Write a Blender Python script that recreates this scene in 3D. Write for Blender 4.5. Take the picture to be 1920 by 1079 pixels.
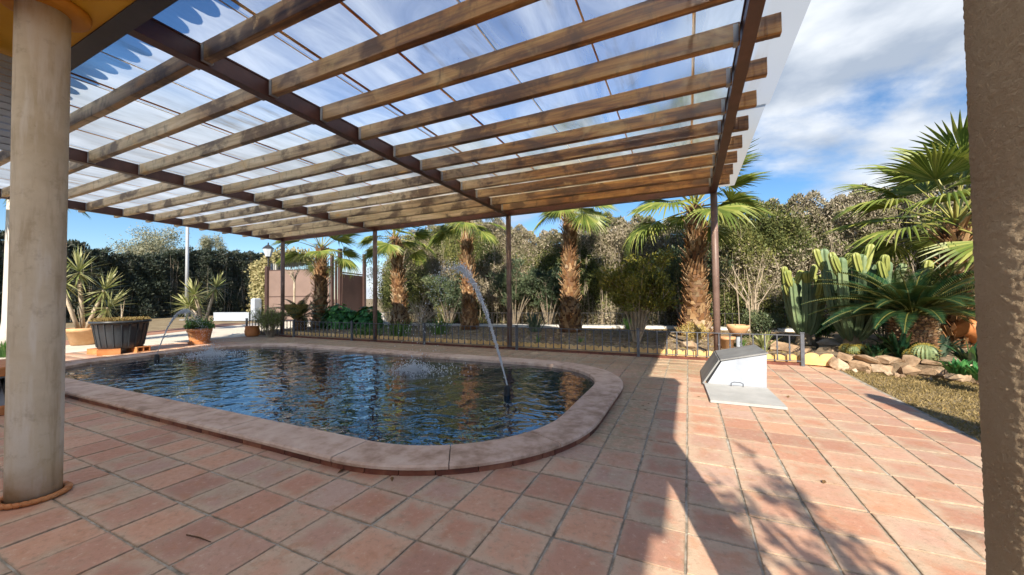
import bpy, math, random
import numpy as np
from mathutils import Vector, Matrix
R = math.radians
rng = np.random.default_rng(7)
random.seed(7)
for o in list(bpy.data.objects): bpy.data.objects.remove(o)
scene = bpy.context.scene
col = scene.collection

# ------------------------------------------------------------------ camera
# world: X along the rafters, Y away from the house, Z up; camera above the origin
EYE = 1.2
YAW, PITCH, ROLL, FPX = R(25.195), R(1.38), R(-0.61), 701.66
_f = np.array([-math.sin(YAW)*math.cos(PITCH), math.cos(YAW)*math.cos(PITCH), math.sin(PITCH)])
_r = np.array([math.cos(YAW), math.sin(YAW), 0.0]); _u = np.cross(_r, _f)
_r, _u = _r*math.cos(ROLL)+_u*math.sin(ROLL), -_r*math.sin(ROLL)+_u*math.cos(ROLL)
cam = bpy.data.cameras.new('camera'); cam.sensor_width = 36; cam.lens = FPX/1920*36
cam.clip_start = 0.05; cam.clip_end = 2000
camo = bpy.data.objects.new('camera', cam); col.objects.link(camo); scene.camera = camo
camo.matrix_world = Matrix(((_r[0], _u[0], -_f[0], 0), (_r[1], _u[1], -_f[1], 0), (_r[2], _u[2], -_f[2], EYE), (0, 0, 0, 1)))
def on_ground(px, py, z=0.0):
    d = _f+_r*(px-960)/FPX-_u*(py-539.5)/FPX
    t = (z-EYE)/d[2]
    return float(d[0]*t), float(d[1]*t)
def on_plane(px, py, Y):
    d = _f+_r*(px-960)/FPX-_u*(py-539.5)/FPX
    t = Y/d[1]
    return float(d[0]*t), float(EYE+d[2]*t)

# ------------------------------------------------------------------ light
SUN_AZ = math.atan2(0.278, -0.960)      # direction towards the sun, from +Y clockwise (over X)
SUN_EL = R(34)
to_sun = Vector((math.sin(SUN_AZ)*math.cos(SUN_EL), math.cos(SUN_AZ)*math.cos(SUN_EL), math.sin(SUN_EL)))
sl = bpy.data.lights.new('sun', 'SUN'); sl.energy = 3.9; sl.angle = R(0.55); sl.color = (1.0, 0.90, 0.74)
so = bpy.data.objects.new('sun', sl); col.objects.link(so); so.location = (10, -20, 30)
so.rotation_euler = (-to_sun).to_track_quat('-Z', 'Y').to_euler()

world = bpy.data.worlds.new('World'); scene.world = world; world.use_nodes = True
wt = world.node_tree; wn = wt.nodes; wl = wt.links; wn.clear()
def wnode(t, **k):
    n = wn.new(t)
    for a, b in k.items(): setattr(n, a, b)
    return n
sky = wnode('ShaderNodeTexSky', sky_type='NISHITA', sun_disc=False, sun_elevation=SUN_EL, sun_rotation=SUN_AZ,
            altitude=300, air_density=1.0, dust_density=0.4, ozone_density=3.5)
gen = wnode('ShaderNodeTexCoord')
mp = wnode('ShaderNodeMapping'); mp.inputs['Scale'].default_value = (1.0, 1.0, 1.9); mp.inputs['Location'].default_value = (0.42, 0.1, 0.35)
wl.new(gen.outputs['Generated'], mp.inputs['Vector'])
nz = wnode('ShaderNodeTexNoise'); nz.inputs['Scale'].default_value = 2.3; nz.inputs['Detail'].default_value = 9; nz.inputs['Roughness'].default_value = 0.56
nz.inputs['Distortion'].default_value = 0.25
wl.new(mp.outputs['Vector'], nz.inputs['Vector'])
# one large cumulus bank north-east of the garden
nrm = wnode('ShaderNodeVectorMath', operation='NORMALIZE'); wl.new(gen.outputs['Generated'], nrm.inputs[0])
dotn = wnode('ShaderNodeVectorMath', operation='DOT_PRODUCT'); wl.new(nrm.outputs['Vector'], dotn.inputs[0])
_d = _f+_r*(1600-960)/FPX-_u*(150-539.5)/FPX; _d = _d/np.linalg.norm(_d); dotn.inputs[1].default_value = tuple(_d)
bank = wnode('ShaderNodeMapRange'); wl.new(dotn.outputs['Value'], bank.inputs['Value'])
bank.inputs['From Min'].default_value = 0.93; bank.inputs['From Max'].default_value = 1.0
bank.inputs['To Min'].default_value = 0.0; bank.inputs['To Max'].default_value = 0.19
addm = wnode('ShaderNodeMath', operation='ADD'); wl.new(nz.outputs['Fac'], addm.inputs[0]); wl.new(bank.outputs['Result'], addm.inputs[1])
mask = wnode('ShaderNodeMapRange', interpolation_type='SMOOTHSTEP'); wl.new(addm.outputs[0], mask.inputs['Value'])
mask.inputs['From Min'].default_value = 0.56; mask.inputs['From Max'].default_value = 0.72
nz2 = wnode('ShaderNodeTexNoise'); nz2.inputs['Scale'].default_value = 5.0; nz2.inputs['Detail'].default_value = 7
mp2 = wnode('ShaderNodeMapping'); mp2.inputs['Location'].default_value = (3.1, 1.0, 0.0); mp2.inputs['Scale'].default_value = (1, 1, 2.4)
wl.new(gen.outputs['Generated'], mp2.inputs['Vector']); wl.new(mp2.outputs['Vector'], nz2.inputs['Vector'])
cr = wnode('ShaderNodeValToRGB'); wl.new(nz2.outputs['Fac'], cr.inputs['Fac'])
cr.color_ramp.elements[0].position = 0.36; cr.color_ramp.elements[0].color = (2.9, 3.4, 4.2, 1)
cr.color_ramp.elements[1].position = 0.66; cr.color_ramp.elements[1].color = (6.2, 6.5, 6.9, 1)
hsv = wnode('ShaderNodeHueSaturation'); hsv.inputs['Saturation'].default_value = 1.18; hsv.inputs['Value'].default_value = 1.0
wl.new(sky.outputs['Color'], hsv.inputs['Color'])
mixc = wnode('ShaderNodeMixRGB'); wl.new(mask.outputs['Result'], mixc.inputs['Fac']); wl.new(hsv.outputs['Color'], mixc.inputs['Color1']); wl.new(cr.outputs['Color'], mixc.inputs['Color2'])
bg = wnode('ShaderNodeBackground'); bg.inputs['Strength'].default_value = 0.07
wl.new(mixc.outputs['Color'], bg.inputs['Color'])
out = wnode('ShaderNodeOutputWorld'); wl.new(bg.outputs['Background'], out.inputs['Surface'])

scene.view_settings.view_transform = 'Standard'; scene.view_settings.look = 'None'
scene.view_settings.exposure = 1.24; scene.view_settings.gamma = 1.0; scene.view_settings.use_curve_mapping = False
scene.render.engine = 'CYCLES'
cy = scene.cycles
cy.use_adaptive_sampling = True; cy.adaptive_threshold = 0.015; cy.time_limit = 720; cy.use_denoising = True
cy.max_bounces = 8; cy.diffuse_bounces = 3; cy.glossy_bounces = 3; cy.transmission_bounces = 5; cy.transparent_max_bounces = 8
cy.caustics_refractive = True; cy.caustics_reflective = False; cy.sample_clamp_indirect = 6.0

# ------------------------------------------------------------------ mesh helpers
class Geo:
    def __init__(s): s.v = []; s.f = []; s.m = []
    def add(s, vs, fs, mi=0):
        b = len(s.v); s.v += [tuple(map(float, p)) for p in vs]
        s.f += [tuple(b+i for i in f) for f in fs]; s.m += [mi]*len(fs); return s
    def box(s, c, d, M=None, mi=0, bevel=0.0):
        x, y, z = d[0]/2, d[1]/2, d[2]/2
        if bevel <= 0:
            P = [(-x,-y,-z),(x,-y,-z),(x,y,-z),(-x,y,-z),(-x,-y,z),(x,-y,z),(x,y,z),(-x,y,z)]
            F = [(0,3,2,1),(4,5,6,7),(0,1,5,4),(1,2,6,5),(2,3,7,6),(3,0,4,7)]
        else:
            b = bevel
            P = []
            for zz, k in ((-z, b), (-z+b, 0), (z-b, 0), (z, b)):
                for sx, sy in ((-1,-1),(1,-1),(1,1),(-1,1)): P.append((sx*(x-k), sy*(y-k), zz))
            F = [(3,2,1,0),(12,13,14,15)]
            for l in range(3):
                for i in range(4):
                    j = (i+1) % 4; F.append((l*4+i, l*4+j, l*4+4+j, l*4+4+i))
        if M is not None: P = [tuple(M @ Vector(p)) for p in P]
        return s.add([(p[0]+c[0], p[1]+c[1], p[2]+c[2]) for p in P], F, mi)
    def bar(s, a, b, w, h, mi=0, up=(0,0,1), bevel=0.0):
        a = Vector(a); b = Vector(b); d = b-a; L = d.length; d.normalize()
        u = Vector(up); side = d.cross(u)
        if side.length < 1e-4: side = d.cross(Vector((0,1,0)))
        side.normalize(); u = side.cross(d)
        M = Matrix((d, side, u)).transposed()
        return s.box((a+b)/2, (L, w, h), M, mi, bevel)
    def tube(s, pts, rad, n=8, mi=0, cap=True, star=0.0, flat=1.0):
        pts = [Vector(p) for p in pts]
        if not hasattr(rad, '__len__'): rad = [rad]*len(pts)
        V = []; F = []
        t0 = (pts[1]-pts[0]).normalized()
        ref = Vector((1,0,0)) if abs(t0.x) < 0.8 else Vector((0,1,0))
        nrm_ = (ref-t0*ref.dot(t0)).normalized()
        for i, p in enumerate(pts):
            t = (pts[min(i+1, len(pts)-1)]-pts[max(i-1, 0)]).normalized()
            nrm_ = (nrm_-t*nrm_.dot(t)).normalized(); bn = t.cross(nrm_)
            for k in range(n):
                a = 2*math.pi*k/n; rr = rad[i]*(1-star*(k % 2))
                V.append(p+nrm_*(math.cos(a)*rr)+bn*(math.sin(a)*rr*flat))
        for i in range(len(pts)-1):
            for k in range(n):
                j = (k+1) % n; F.append((i*n+k, i*n+j, i*n+n+j, i*n+n+k))
        if cap:
            F.append(tuple(range(n-1, -1, -1))); F.append(tuple((len(pts)-1)*n+k for k in range(n)))
        return s.add(V, F, mi)
    def lathe(s, prof, n=20, c=(0,0,0), mi=0, M=None, cap=True, jit=0.0):
        V = []; F = []
        for r_, z in prof:
            for k in range(n):
                a = 2*math.pi*k/n; rr = r_*(1+jit*random.uniform(-1, 1)); p = Vector((rr*math.cos(a), rr*math.sin(a), z))
                if M is not None: p = M @ p
                V.append(p+Vector(c))
        for i in range(len(prof)-1):
            for k in range(n):
                j = (k+1) % n; F.append((i*n+k, i*n+j, i*n+n+j, i*n+n+k))
        if cap:
            F.append(tuple(range(n-1, -1, -1))); F.append(tuple((len(prof)-1)*n+k for k in range(n)))
        return s.add(V, F, mi)
    def prism(s, poly, z0, z1, mi=0):
        n = len(poly); V = [(x, y, z0) for x, y in poly]+[(x, y, z1) for x, y in poly]
        F = [tuple(range(n-1, -1, -1)), tuple(range(n, 2*n))]+[(i, (i+1) % n, n+(i+1) % n, n+i) for i in range(n)]
        return s.add(V, F, mi)
    def mesh(s, name, mats, smooth=False):
        me = bpy.data.meshes.new(name); me.from_pydata(s.v, [], s.f)
        for m in (mats if isinstance(mats, (list, tuple)) else [mats]): me.materials.append(m)
        me.polygons.foreach_set('material_index', s.m)
        if smooth: me.polygons.foreach_set('use_smooth', [True]*len(s.f))
        me.update(); return me
    def obj(s, name, mats, parent=None, smooth=False, loc=(0,0,0)):
        return link(name, s.mesh(name, mats, smooth), parent, loc)
def link(name, me, parent=None, loc=(0,0,0), rot=None, scale=None):
    o = bpy.data.objects.new(name, me); col.objects.link(o); o.location = loc
    if rot is not None: o.rotation_euler = rot
    if scale is not None: o.scale = scale if hasattr(scale, '__len__') else (scale,)*3
    if parent is not None: o.parent = parent
    return o
def tag(o, label=None, cat=None, group=None, kind=None):
    for k, v in (('label', label), ('category', cat), ('group', group), ('kind', kind)):
        if v: o[k] = v
    return o
def thing(name, label, cat, loc=(0,0,0), rz=0.0, group=None):
    o = bpy.data.objects.new(name, None); o.empty_display_size = 0.2; col.objects.link(o)
    o.location = loc; o.rotation_euler = (0, 0, rz)
    return tag(o, label, cat, group)
def np_mesh(name, V, quads, mats, midx=None):
    V = np.asarray(V, np.float32); Q = np.asarray(quads, np.int32)
    me = bpy.data.meshes.new(name); k = Q.shape[1]
    me.vertices.add(len(V)); me.vertices.foreach_set('co', V.ravel())
    me.loops.add(Q.size); me.loops.foreach_set('vertex_index', Q.ravel())
    me.polygons.add(len(Q)); me.polygons.foreach_set('loop_start', np.arange(0, Q.size, k, dtype=np.int32))
    for m in (mats if isinstance(mats, (list, tuple)) else [mats]): me.materials.append(m)
    if midx is not None: me.polygons.foreach_set('material_index', np.asarray(midx, np.int32))
    me.update(calc_edges=True); return me
def unit(a): return a/np.maximum(np.linalg.norm(a, axis=-1, keepdims=True), 1e-9)
def leaf_arrays(P, D, L, W, g=rng, fold=0.0):
    """one rhombic leaf per point: base P, direction D, length L, width W"""
    n = len(P); D = unit(D); rnd = g.normal(size=(n, 3)); S = unit(np.cross(D, rnd))
    L = np.broadcast_to(L, n)[:, None]; W = np.broadcast_to(W, n)[:, None]
    N = np.cross(D, S)
    V = np.stack([P, P+D*L*0.45+S*W*0.5+N*fold*W, P+D*L, P+D*L*0.45-S*W*0.5+N*fold*W], 1).reshape(-1, 3)
    return V, np.arange(4*n).reshape(-1, 4)
def leaf_mesh(name, P, D, L, W, mat_): 
    V, Q = leaf_arrays(P, D, L, W); return np_mesh(name, V, Q, mat_)

# ------------------------------------------------------------------ materials
def newmat(name):
    m = bpy.data.materials.new(name); m.use_nodes = True; t = m.node_tree; t.nodes.clear()
    o = t.nodes.new('ShaderNodeOutputMaterial'); return m, t, o
def N(t, kind, ins=None, **k):
    n = t.nodes.new(kind)
    for a, b in k.items(): setattr(n, a, b)
    for a, b in (ins or {}).items():
        if hasattr(b, 'is_output') or isinstance(b, bpy.types.NodeSocket): t.links.new(b, n.inputs[a])
        else: n.inputs[a].default_value = b
    return n
def c4(c): return (c[0], c[1], c[2], 1.0)
def ramp(t, fac, stops):
    n = t.nodes.new('ShaderNodeValToRGB'); t.links.new(fac, n.inputs['Fac']); e = n.color_ramp.elements
    while len(e) < len(stops): e.new(0.5)
    for i, (p, c) in enumerate(stops): e[i].position = p; e[i].color = c4(c)
    return n.outputs['Color']
def coords(t, kind='Object', scale=(1,1,1)):
    tc = t.nodes.new('ShaderNodeTexCoord'); m = N(t, 'ShaderNodeMapping', {'Vector': tc.outputs[kind], 'Scale': scale}); return m.outputs['Vector']
def noise(t, vec, scale, detail=5, rough=0.55, dist=0.0):
    return N(t, 'ShaderNodeTexNoise', {'Vector': vec, 'Scale': scale, 'Detail': detail, 'Roughness': rough, 'Distortion': dist}).outputs['Fac']
def pos(t):
    return t.nodes.new('ShaderNodeNewGeometry').outputs['Position']
def mixrgb(t, fac, a, b, mode='MIX'):
    n = N(t, 'ShaderNodeMixRGB', {'Fac': fac}, blend_type=mode)
    for key, v in (('Color1', a), ('Color2', b)):
        if isinstance(v, bpy.types.NodeSocket): t.links.new(v, n.inputs[key])
        else: n.inputs[key].default_value = c4(v)
    return n.outputs['Color']
def math_(t, op, a, b=0.0, clamp=False):
    n = t.nodes.new('ShaderNodeMath'); n.operation = op; n.use_clamp = clamp
    for i, v in enumerate((a, b)):
        if isinstance(v, bpy.types.NodeSocket): t.links.new(v, n.inputs[i])
        else: n.inputs[i].default_value = v
    return n.outputs[0]
def mrange(t, v, a, b, c=0.0, d=1.0, smooth=False):
    n = N(t, 'ShaderNodeMapRange', {'Value': v, 'From Min': a, 'From Max': b, 'To Min': c, 'To Max': d})
    if smooth: n.interpolation_type = 'SMOOTHSTEP'
    return n.outputs['Result']
def bump(t, h, strength=0.3, dist=0.01, normal=None):
    n = N(t, 'ShaderNodeBump', {'Height': h, 'Strength': strength, 'Distance': dist})
    if normal is not None: t.links.new(normal, n.inputs['Normal'])
    return n.outputs['Normal']
def principled(t, o, color, rough=0.7, normal=None, **extra):
    b = t.nodes.new('ShaderNodeBsdfPrincipled')
    for key, v in [('Base Color', color), ('Roughness', rough)]+list(extra.items()):
        if isinstance(v, bpy.types.NodeSocket): t.links.new(v, b.inputs[key])
        else: b.inputs[key].default_value = c4(v) if key == 'Base Color' else v
    if normal is not None: t.links.new(normal, b.inputs['Normal'])
    if o is not None: t.links.new(b.outputs[0], o.inputs['Surface'])
    return b
def pmat(name, stops, scale=4.0, rough=0.75, bstr=0.3, bscale=None, bdist=0.01, vec=None, stretch=(1,1,1), detail=6, metallic=0.0, rand=0.0, spec=0.4):
    m, t, o = newmat(name); v = coords(t, 'Object', stretch) if vec is None else N(t, 'ShaderNodeMapping', {'Vector': pos(t), 'Scale': stretch}).outputs['Vector']
    f = noise(t, v, scale, detail, 0.6)
    if rand:
        oi = t.nodes.new('ShaderNodeObjectInfo'); geo = t.nodes.new('ShaderNodeNewGeometry')
        rr = math_(t, 'FRACT', math_(t, 'ADD', oi.outputs['Random'], geo.outputs['Random Per Island']))
        f = math_(t, 'ADD', f, math_(t, 'MULTIPLY', math_(t, 'SUBTRACT', rr, 0.5), rand))
    c = ramp(t, f, stops)
    nb = bump(t, noise(t, v, bscale or scale*6, 6, 0.65), bstr, bdist) if bstr else None
    principled(t, o, c, rough, nb, Metallic=metallic, **{'Specular IOR Level': spec}); return m
def leafmat(name, stops, trans=0.3, rough=0.45, patch=None, tint=None):
    """colour by leaf, with slower patches over the plant"""
    m, t, o = newmat(name); geo = t.nodes.new('ShaderNodeNewGeometry')
    f = geo.outputs['Random Per Island']
    if patch:
        f = math_(t, 'ADD', math_(t, 'MULTIPLY', f, 0.55), math_(t, 'MULTIPLY', mrange(t, noise(t, pos(t), patch, 4), 0.32, 0.68), 0.45))
    c = ramp(t, f, stops)
    b = principled(t, None, c, rough, **{'Specular IOR Level': 0.35})
    tr = N(t, 'ShaderNodeBsdfTranslucent', {'Color': mixrgb(t, 0.5, c, (0.22, 0.25, 0.03), 'MIX') if tint is None else mixrgb(t, 0.5, c, tint)})
    mx = N(t, 'ShaderNodeMixShader', {'Fac': trans}); t.links.new(b.outputs[0], mx.inputs[1]); t.links.new(tr.outputs[0], mx.inputs[2])
    t.links.new(mx.outputs[0], o.inputs['Surface']); return m

# terracotta floor tile: warm in the middle, chalky or mossy towards the joints, each tile its own tone
def tile_mat():
    m, t, o = newmat('terracotta_tile')
    oi = t.nodes.new('ShaderNodeObjectInfo'); geo = t.nodes.new('ShaderNodeNewGeometry')
    rr = math_(t, 'FRACT', math_(t, 'ADD', oi.outputs['Random'], geo.outputs['Random Per Island']))
    r2 = math_(t, 'FRACT', math_(t, 'MULTIPLY', rr, 7.31)); 
    base = ramp(t, rr, [(0.0, (0.41, 0.225, 0.165)), (0.25, (0.52, 0.265, 0.175)), (0.5, (0.48, 0.30, 0.23)), (0.75, (0.60, 0.33, 0.215)), (1.0, (0.52, 0.35, 0.275))])
    uvn = t.nodes.new('ShaderNodeUVMap'); sep = N(t, 'ShaderNodeSeparateXYZ', {'Vector': uvn.outputs['UV']})
    dx = math_(t, 'ABSOLUTE', math_(t, 'SUBTRACT', sep.outputs['X'], 0.5)); dy = math_(t, 'ABSOLUTE', math_(t, 'SUBTRACT', sep.outputs['Y'], 0.5))
    edge = math_(t, 'MAXIMUM', dx, dy)
    P = pos(t)
    n1 = noise(t, P, 3.2, 7, 0.6); n2 = noise(t, P, 14.0, 7, 0.62); n3 = noise(t, P, 60.0, 5, 0.7)
    # pale bloom around the rim, uneven
    e = math_(t, 'ADD', edge, math_(t, 'MULTIPLY', math_(t, 'SUBTRACT', n2, 0.5), 0.55))
    e = math_(t, 'ADD', e, math_(t, 'MULTIPLY', math_(t, 'SUBTRACT', r2, 0.5), 0.3))
    c = mixrgb(t, math_(t, 'MULTIPLY', mrange(t, e, 0.27, 0.55, 0, 1, True), 0.72), base, (0.54, 0.415, 0.30))
    # wear: big patches of grey and grime
    c = mixrgb(t, math_(t, 'MULTIPLY', mrange(t, n1, 0.50, 0.68, 0, 1, True), 0.55), c, (0.44, 0.36, 0.255))
    sepP = N(t, 'ShaderNodeSeparateXYZ', {'Vector': P})
    # moss and damp along the pool surround and its far end
    damp = math_(t, 'MULTIPLY', mrange(t, math_(t, 'ABSOLUTE', math_(t, 'ADD', sepP.outputs['X'], 0.62)), 0.55, 0.05, 0, 1, True), mrange(t, sepP.outputs['Y'], 2.6, 3.4, 0, 1, True))
    far = mrange(t, sepP.outputs['Y'], 5.8, 6.5, 0, 1, True)
    damp = math_(t, 'MAXIMUM', damp, math_(t, 'MULTIPLY', far, mrange(t, sepP.outputs['X'], 1.2, -0.2, 0, 1, True)))
    damp = math_(t, 'MULTIPLY', damp, mrange(t, n2, 0.36, 0.56, 0.25, 1.0))
    c = mixrgb(t, math_(t, 'MULTIPLY', damp, 0.75), c, (0.33, 0.275, 0.17))
    n4 = noise(t, P, 28.0, 8, 0.72); n5 = noise(t, N(t, 'ShaderNodeMapping', {'Vector': P, 'Rotation': (0, 0, 0.5)}).outputs['Vector'], 7.0, 8, 0.68, 0.3)
    c = mixrgb(t, math_(t, 'MULTIPLY', mrange(t, n5, 0.50, 0.66, 0, 1, True), 0.55), c, mixrgb(t, 0.6, base, (0.44, 0.19, 0.085)))
    c = mixrgb(t, math_(t, 'MULTIPLY', mrange(t, n4, 0.53, 0.66), 0.45), c, (0.27, 0.18, 0.125))
    c = mixrgb(t, math_(t, 'MULTIPLY', mrange(t, n4, 0.44, 0.33), 0.40), c, (0.68, 0.56, 0.42))
    # grime collected along the joints
    gr = math_(t, 'ADD', edge, math_(t, 'MULTIPLY', math_(t, 'SUBTRACT', n4, 0.5), 0.16))
    c = mixrgb(t, math_(t, 'MULTIPLY', mrange(t, gr, 0.465, 0.51, 0, 1, True), 0.45), c, (0.19, 0.15, 0.10))
    speck = mrange(t, n3, 0.63, 0.70); c = mixrgb(t, math_(t, 'MULTIPLY', speck, 0.55), c, (0.16, 0.10, 0.07))
    c = mixrgb(t, math_(t, 'MULTIPLY', mrange(t, n3, 0.34, 0.27), 0.55), c, (0.66, 0.58, 0.50))
    nb = bump(t, math_(t, 'ADD', n4, math_(t, 'MULTIPLY', n3, 0.5)), 0.55, 0.006)
    principled(t, o, c, mrange(t, n2, 0.3, 0.7, 0.55, 0.8), nb, **{'Specular IOR Level': 0.35})
    return m
M_TILE = tile_mat()
M_GROUT = pmat('joint_mortar', [(0.3, (0.13, 0.11, 0.08)), (0.48, (0.32, 0.285, 0.235)), (0.66, (0.50, 0.465, 0.41))], 9, 0.9, 0.5, vec=1)
M_COPING = pmat('coping_terracotta', [(0.28, (0.34, 0.22, 0.15)), (0.42, (0.50, 0.34, 0.255)), (0.52, (0.60, 0.43, 0.34)), (0.68, (0.68, 0.53, 0.43))], 7, 0.7, 0.5, 50, 0.006, vec=1, rand=0.14, detail=10)
M_BRICK = pmat('dark_red_edge_brick', [(0.3, (0.10, 0.030, 0.020)), (0.55, (0.19, 0.060, 0.036)), (0.8, (0.30, 0.125, 0.07))], 7, 0.6, 0.4, vec=1, rand=0.45)
M_SOIL = pmat('bed_soil', [(0.3, (0.12, 0.085, 0.055)), (0.5, (0.26, 0.19, 0.125)), (0.7, (0.38, 0.31, 0.22))], 5, 0.95, 0.9, 30, 0.03, vec=1)
M_EARTH = pmat('dry_earth', [(0.3, (0.16, 0.12, 0.07)), (0.5, (0.25, 0.19, 0.11)), (0.7, (0.33, 0.27, 0.17))], 1.6, 0.95, 0.7, 30, 0.03, vec=1)
M_DRIVE = pmat('pale_concrete_drive', [(0.3, (0.56, 0.50, 0.41)), (0.7, (0.70, 0.64, 0.54))], 1.2, 0.85, 0.2, 40, vec=1)
M_STRIP = pmat('red_brick_strip', [(0.3, (0.26, 0.12, 0.08)), (0.7, (0.42, 0.22, 0.14))], 6, 0.8, 0.3, vec=1, rand=0.4)
M_STEEL = pmat('brown_painted_steel', [(0.3, (0.052, 0.016, 0.010)), (0.55, (0.080, 0.027, 0.016)), (0.8, (0.12, 0.045, 0.028))], 6, 0.42, 0.12, 60, 0.003, rand=0.1, spec=0.5)
M_POST = pmat('brown_post_paint', [(0.3, (0.13, 0.078, 0.062)), (0.6, (0.19, 0.125, 0.105)), (0.8, (0.24, 0.16, 0.13))], 5, 0.45, 0.12, 60, 0.003)
M_IRON = pmat('grey_wrought_iron', [(0.3, (0.065, 0.07, 0.085)), (0.6, (0.11, 0.118, 0.14)), (0.8, (0.16, 0.17, 0.19))], 12, 0.5, 0.2, rand=0.1)
M_IRONB = pmat('black_wrought_iron', [(0.3, (0.018, 0.018, 0.02)), (0.7, (0.05, 0.05, 0.055))], 12, 0.5, 0.2)
def wood_mat():
    m, t, o = newmat('weathered_rafter_wood')
    oi = t.nodes.new('ShaderNodeObjectInfo'); v0 = coords(t, 'Object', (0.5, 9, 7))
    off = N(t, 'ShaderNodeVectorMath', {0: v0}, operation='ADD')
    comb = N(t, 'ShaderNodeCombineXYZ', {'X': math_(t, 'MULTIPLY', oi.outputs['Random'], 57.0), 'Y': math_(t, 'MULTIPLY', oi.outputs['Random'], 91.0)})
    t.links.new(comb.outputs[0], off.inputs[1]); v = off.outputs[0]
    g1 = noise(t, v, 1.6, 8, 0.62, 0.6); g2 = noise(t, v, 5.5, 6, 0.6)
    c = ramp(t, g1, [(0.30, (0.035, 0.014, 0.006)), (0.43, (0.15, 0.062, 0.018)), (0.55, (0.34, 0.155, 0.042)), (0.72, (0.58, 0.33, 0.10))])
    c = mixrgb(t, math_(t, 'MULTIPLY', mrange(t, g2, 0.5, 0.75), 0.5), c, (0.06, 0.03, 0.018))
    # greyer boards at the far (west) bays, the brighter light there painted in as paler wood
    P = pos(t); sp = N(t, 'ShaderNodeSeparateXYZ', {'Vector': P})
    w = mrange(t, math_(t, 'ADD', sp.outputs['X'], math_(t, 'MULTIPLY', math_(t, 'SUBTRACT', noise(t, P, 1.2, 3), 0.5), 5.0)), -1.5, -6.5, 0, 1, True)
    c = mixrgb(t, math_(t, 'MULTIPLY', w, 0.88), c, ramp(t, g1, [(0.3, (0.22, 0.155, 0.085)), (0.5, (0.56, 0.44, 0.26)), (0.7, (0.72, 0.62, 0.43))]))
    big = noise(t, N(t, 'ShaderNodeMapping', {'Vector': off.outputs[0], 'Scale': (3.2, 0.25, 0.35)}).outputs['Vector'], 1.0, 5, 0.6, 0.4)
    c = mixrgb(t, math_(t, 'MULTIPLY', mrange(t, big, 0.50, 0.62, 0, 1, True), 0.8), c, (0.060, 0.028, 0.014))
    c = mixrgb(t, math_(t, 'MULTIPLY', mrange(t, big, 0.44, 0.30, 0, 1, True), 0.55), c, (0.60, 0.40, 0.17))
    # resin knots
    vo = N(t, 'ShaderNodeTexVoronoi', {'Vector': N(t, 'ShaderNodeMapping', {'Vector': v, 'Scale': (2.6, 0.5, 0.5)}).outputs['Vector'], 'Scale': 0.9})
    kn = mrange(t, vo.outputs['Distance'], 0.16, 0.05); c = mixrgb(t, math_(t, 'MULTIPLY', kn, 0.85), c, (0.55, 0.30, 0.09))
    # drip marks running down from the sheet joints
    dr = noise(t, N(t, 'ShaderNodeMapping', {'Vector': P, 'Scale': (9, 0.3, 4.5)}).outputs['Vector'], 1.0, 6, 0.65, 0.5)
    c = mixrgb(t, math_(t, 'MULTIPLY', mrange(t, dr, 0.56, 0.70), 0.6), c, (0.035, 0.024, 0.014))
    nb = bump(t, g2, 0.4, 0.004)
    principled(t, o, c, 0.5, nb, **{'Specular IOR Level': 0.45}); return m
M_WOOD = wood_mat()
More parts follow.
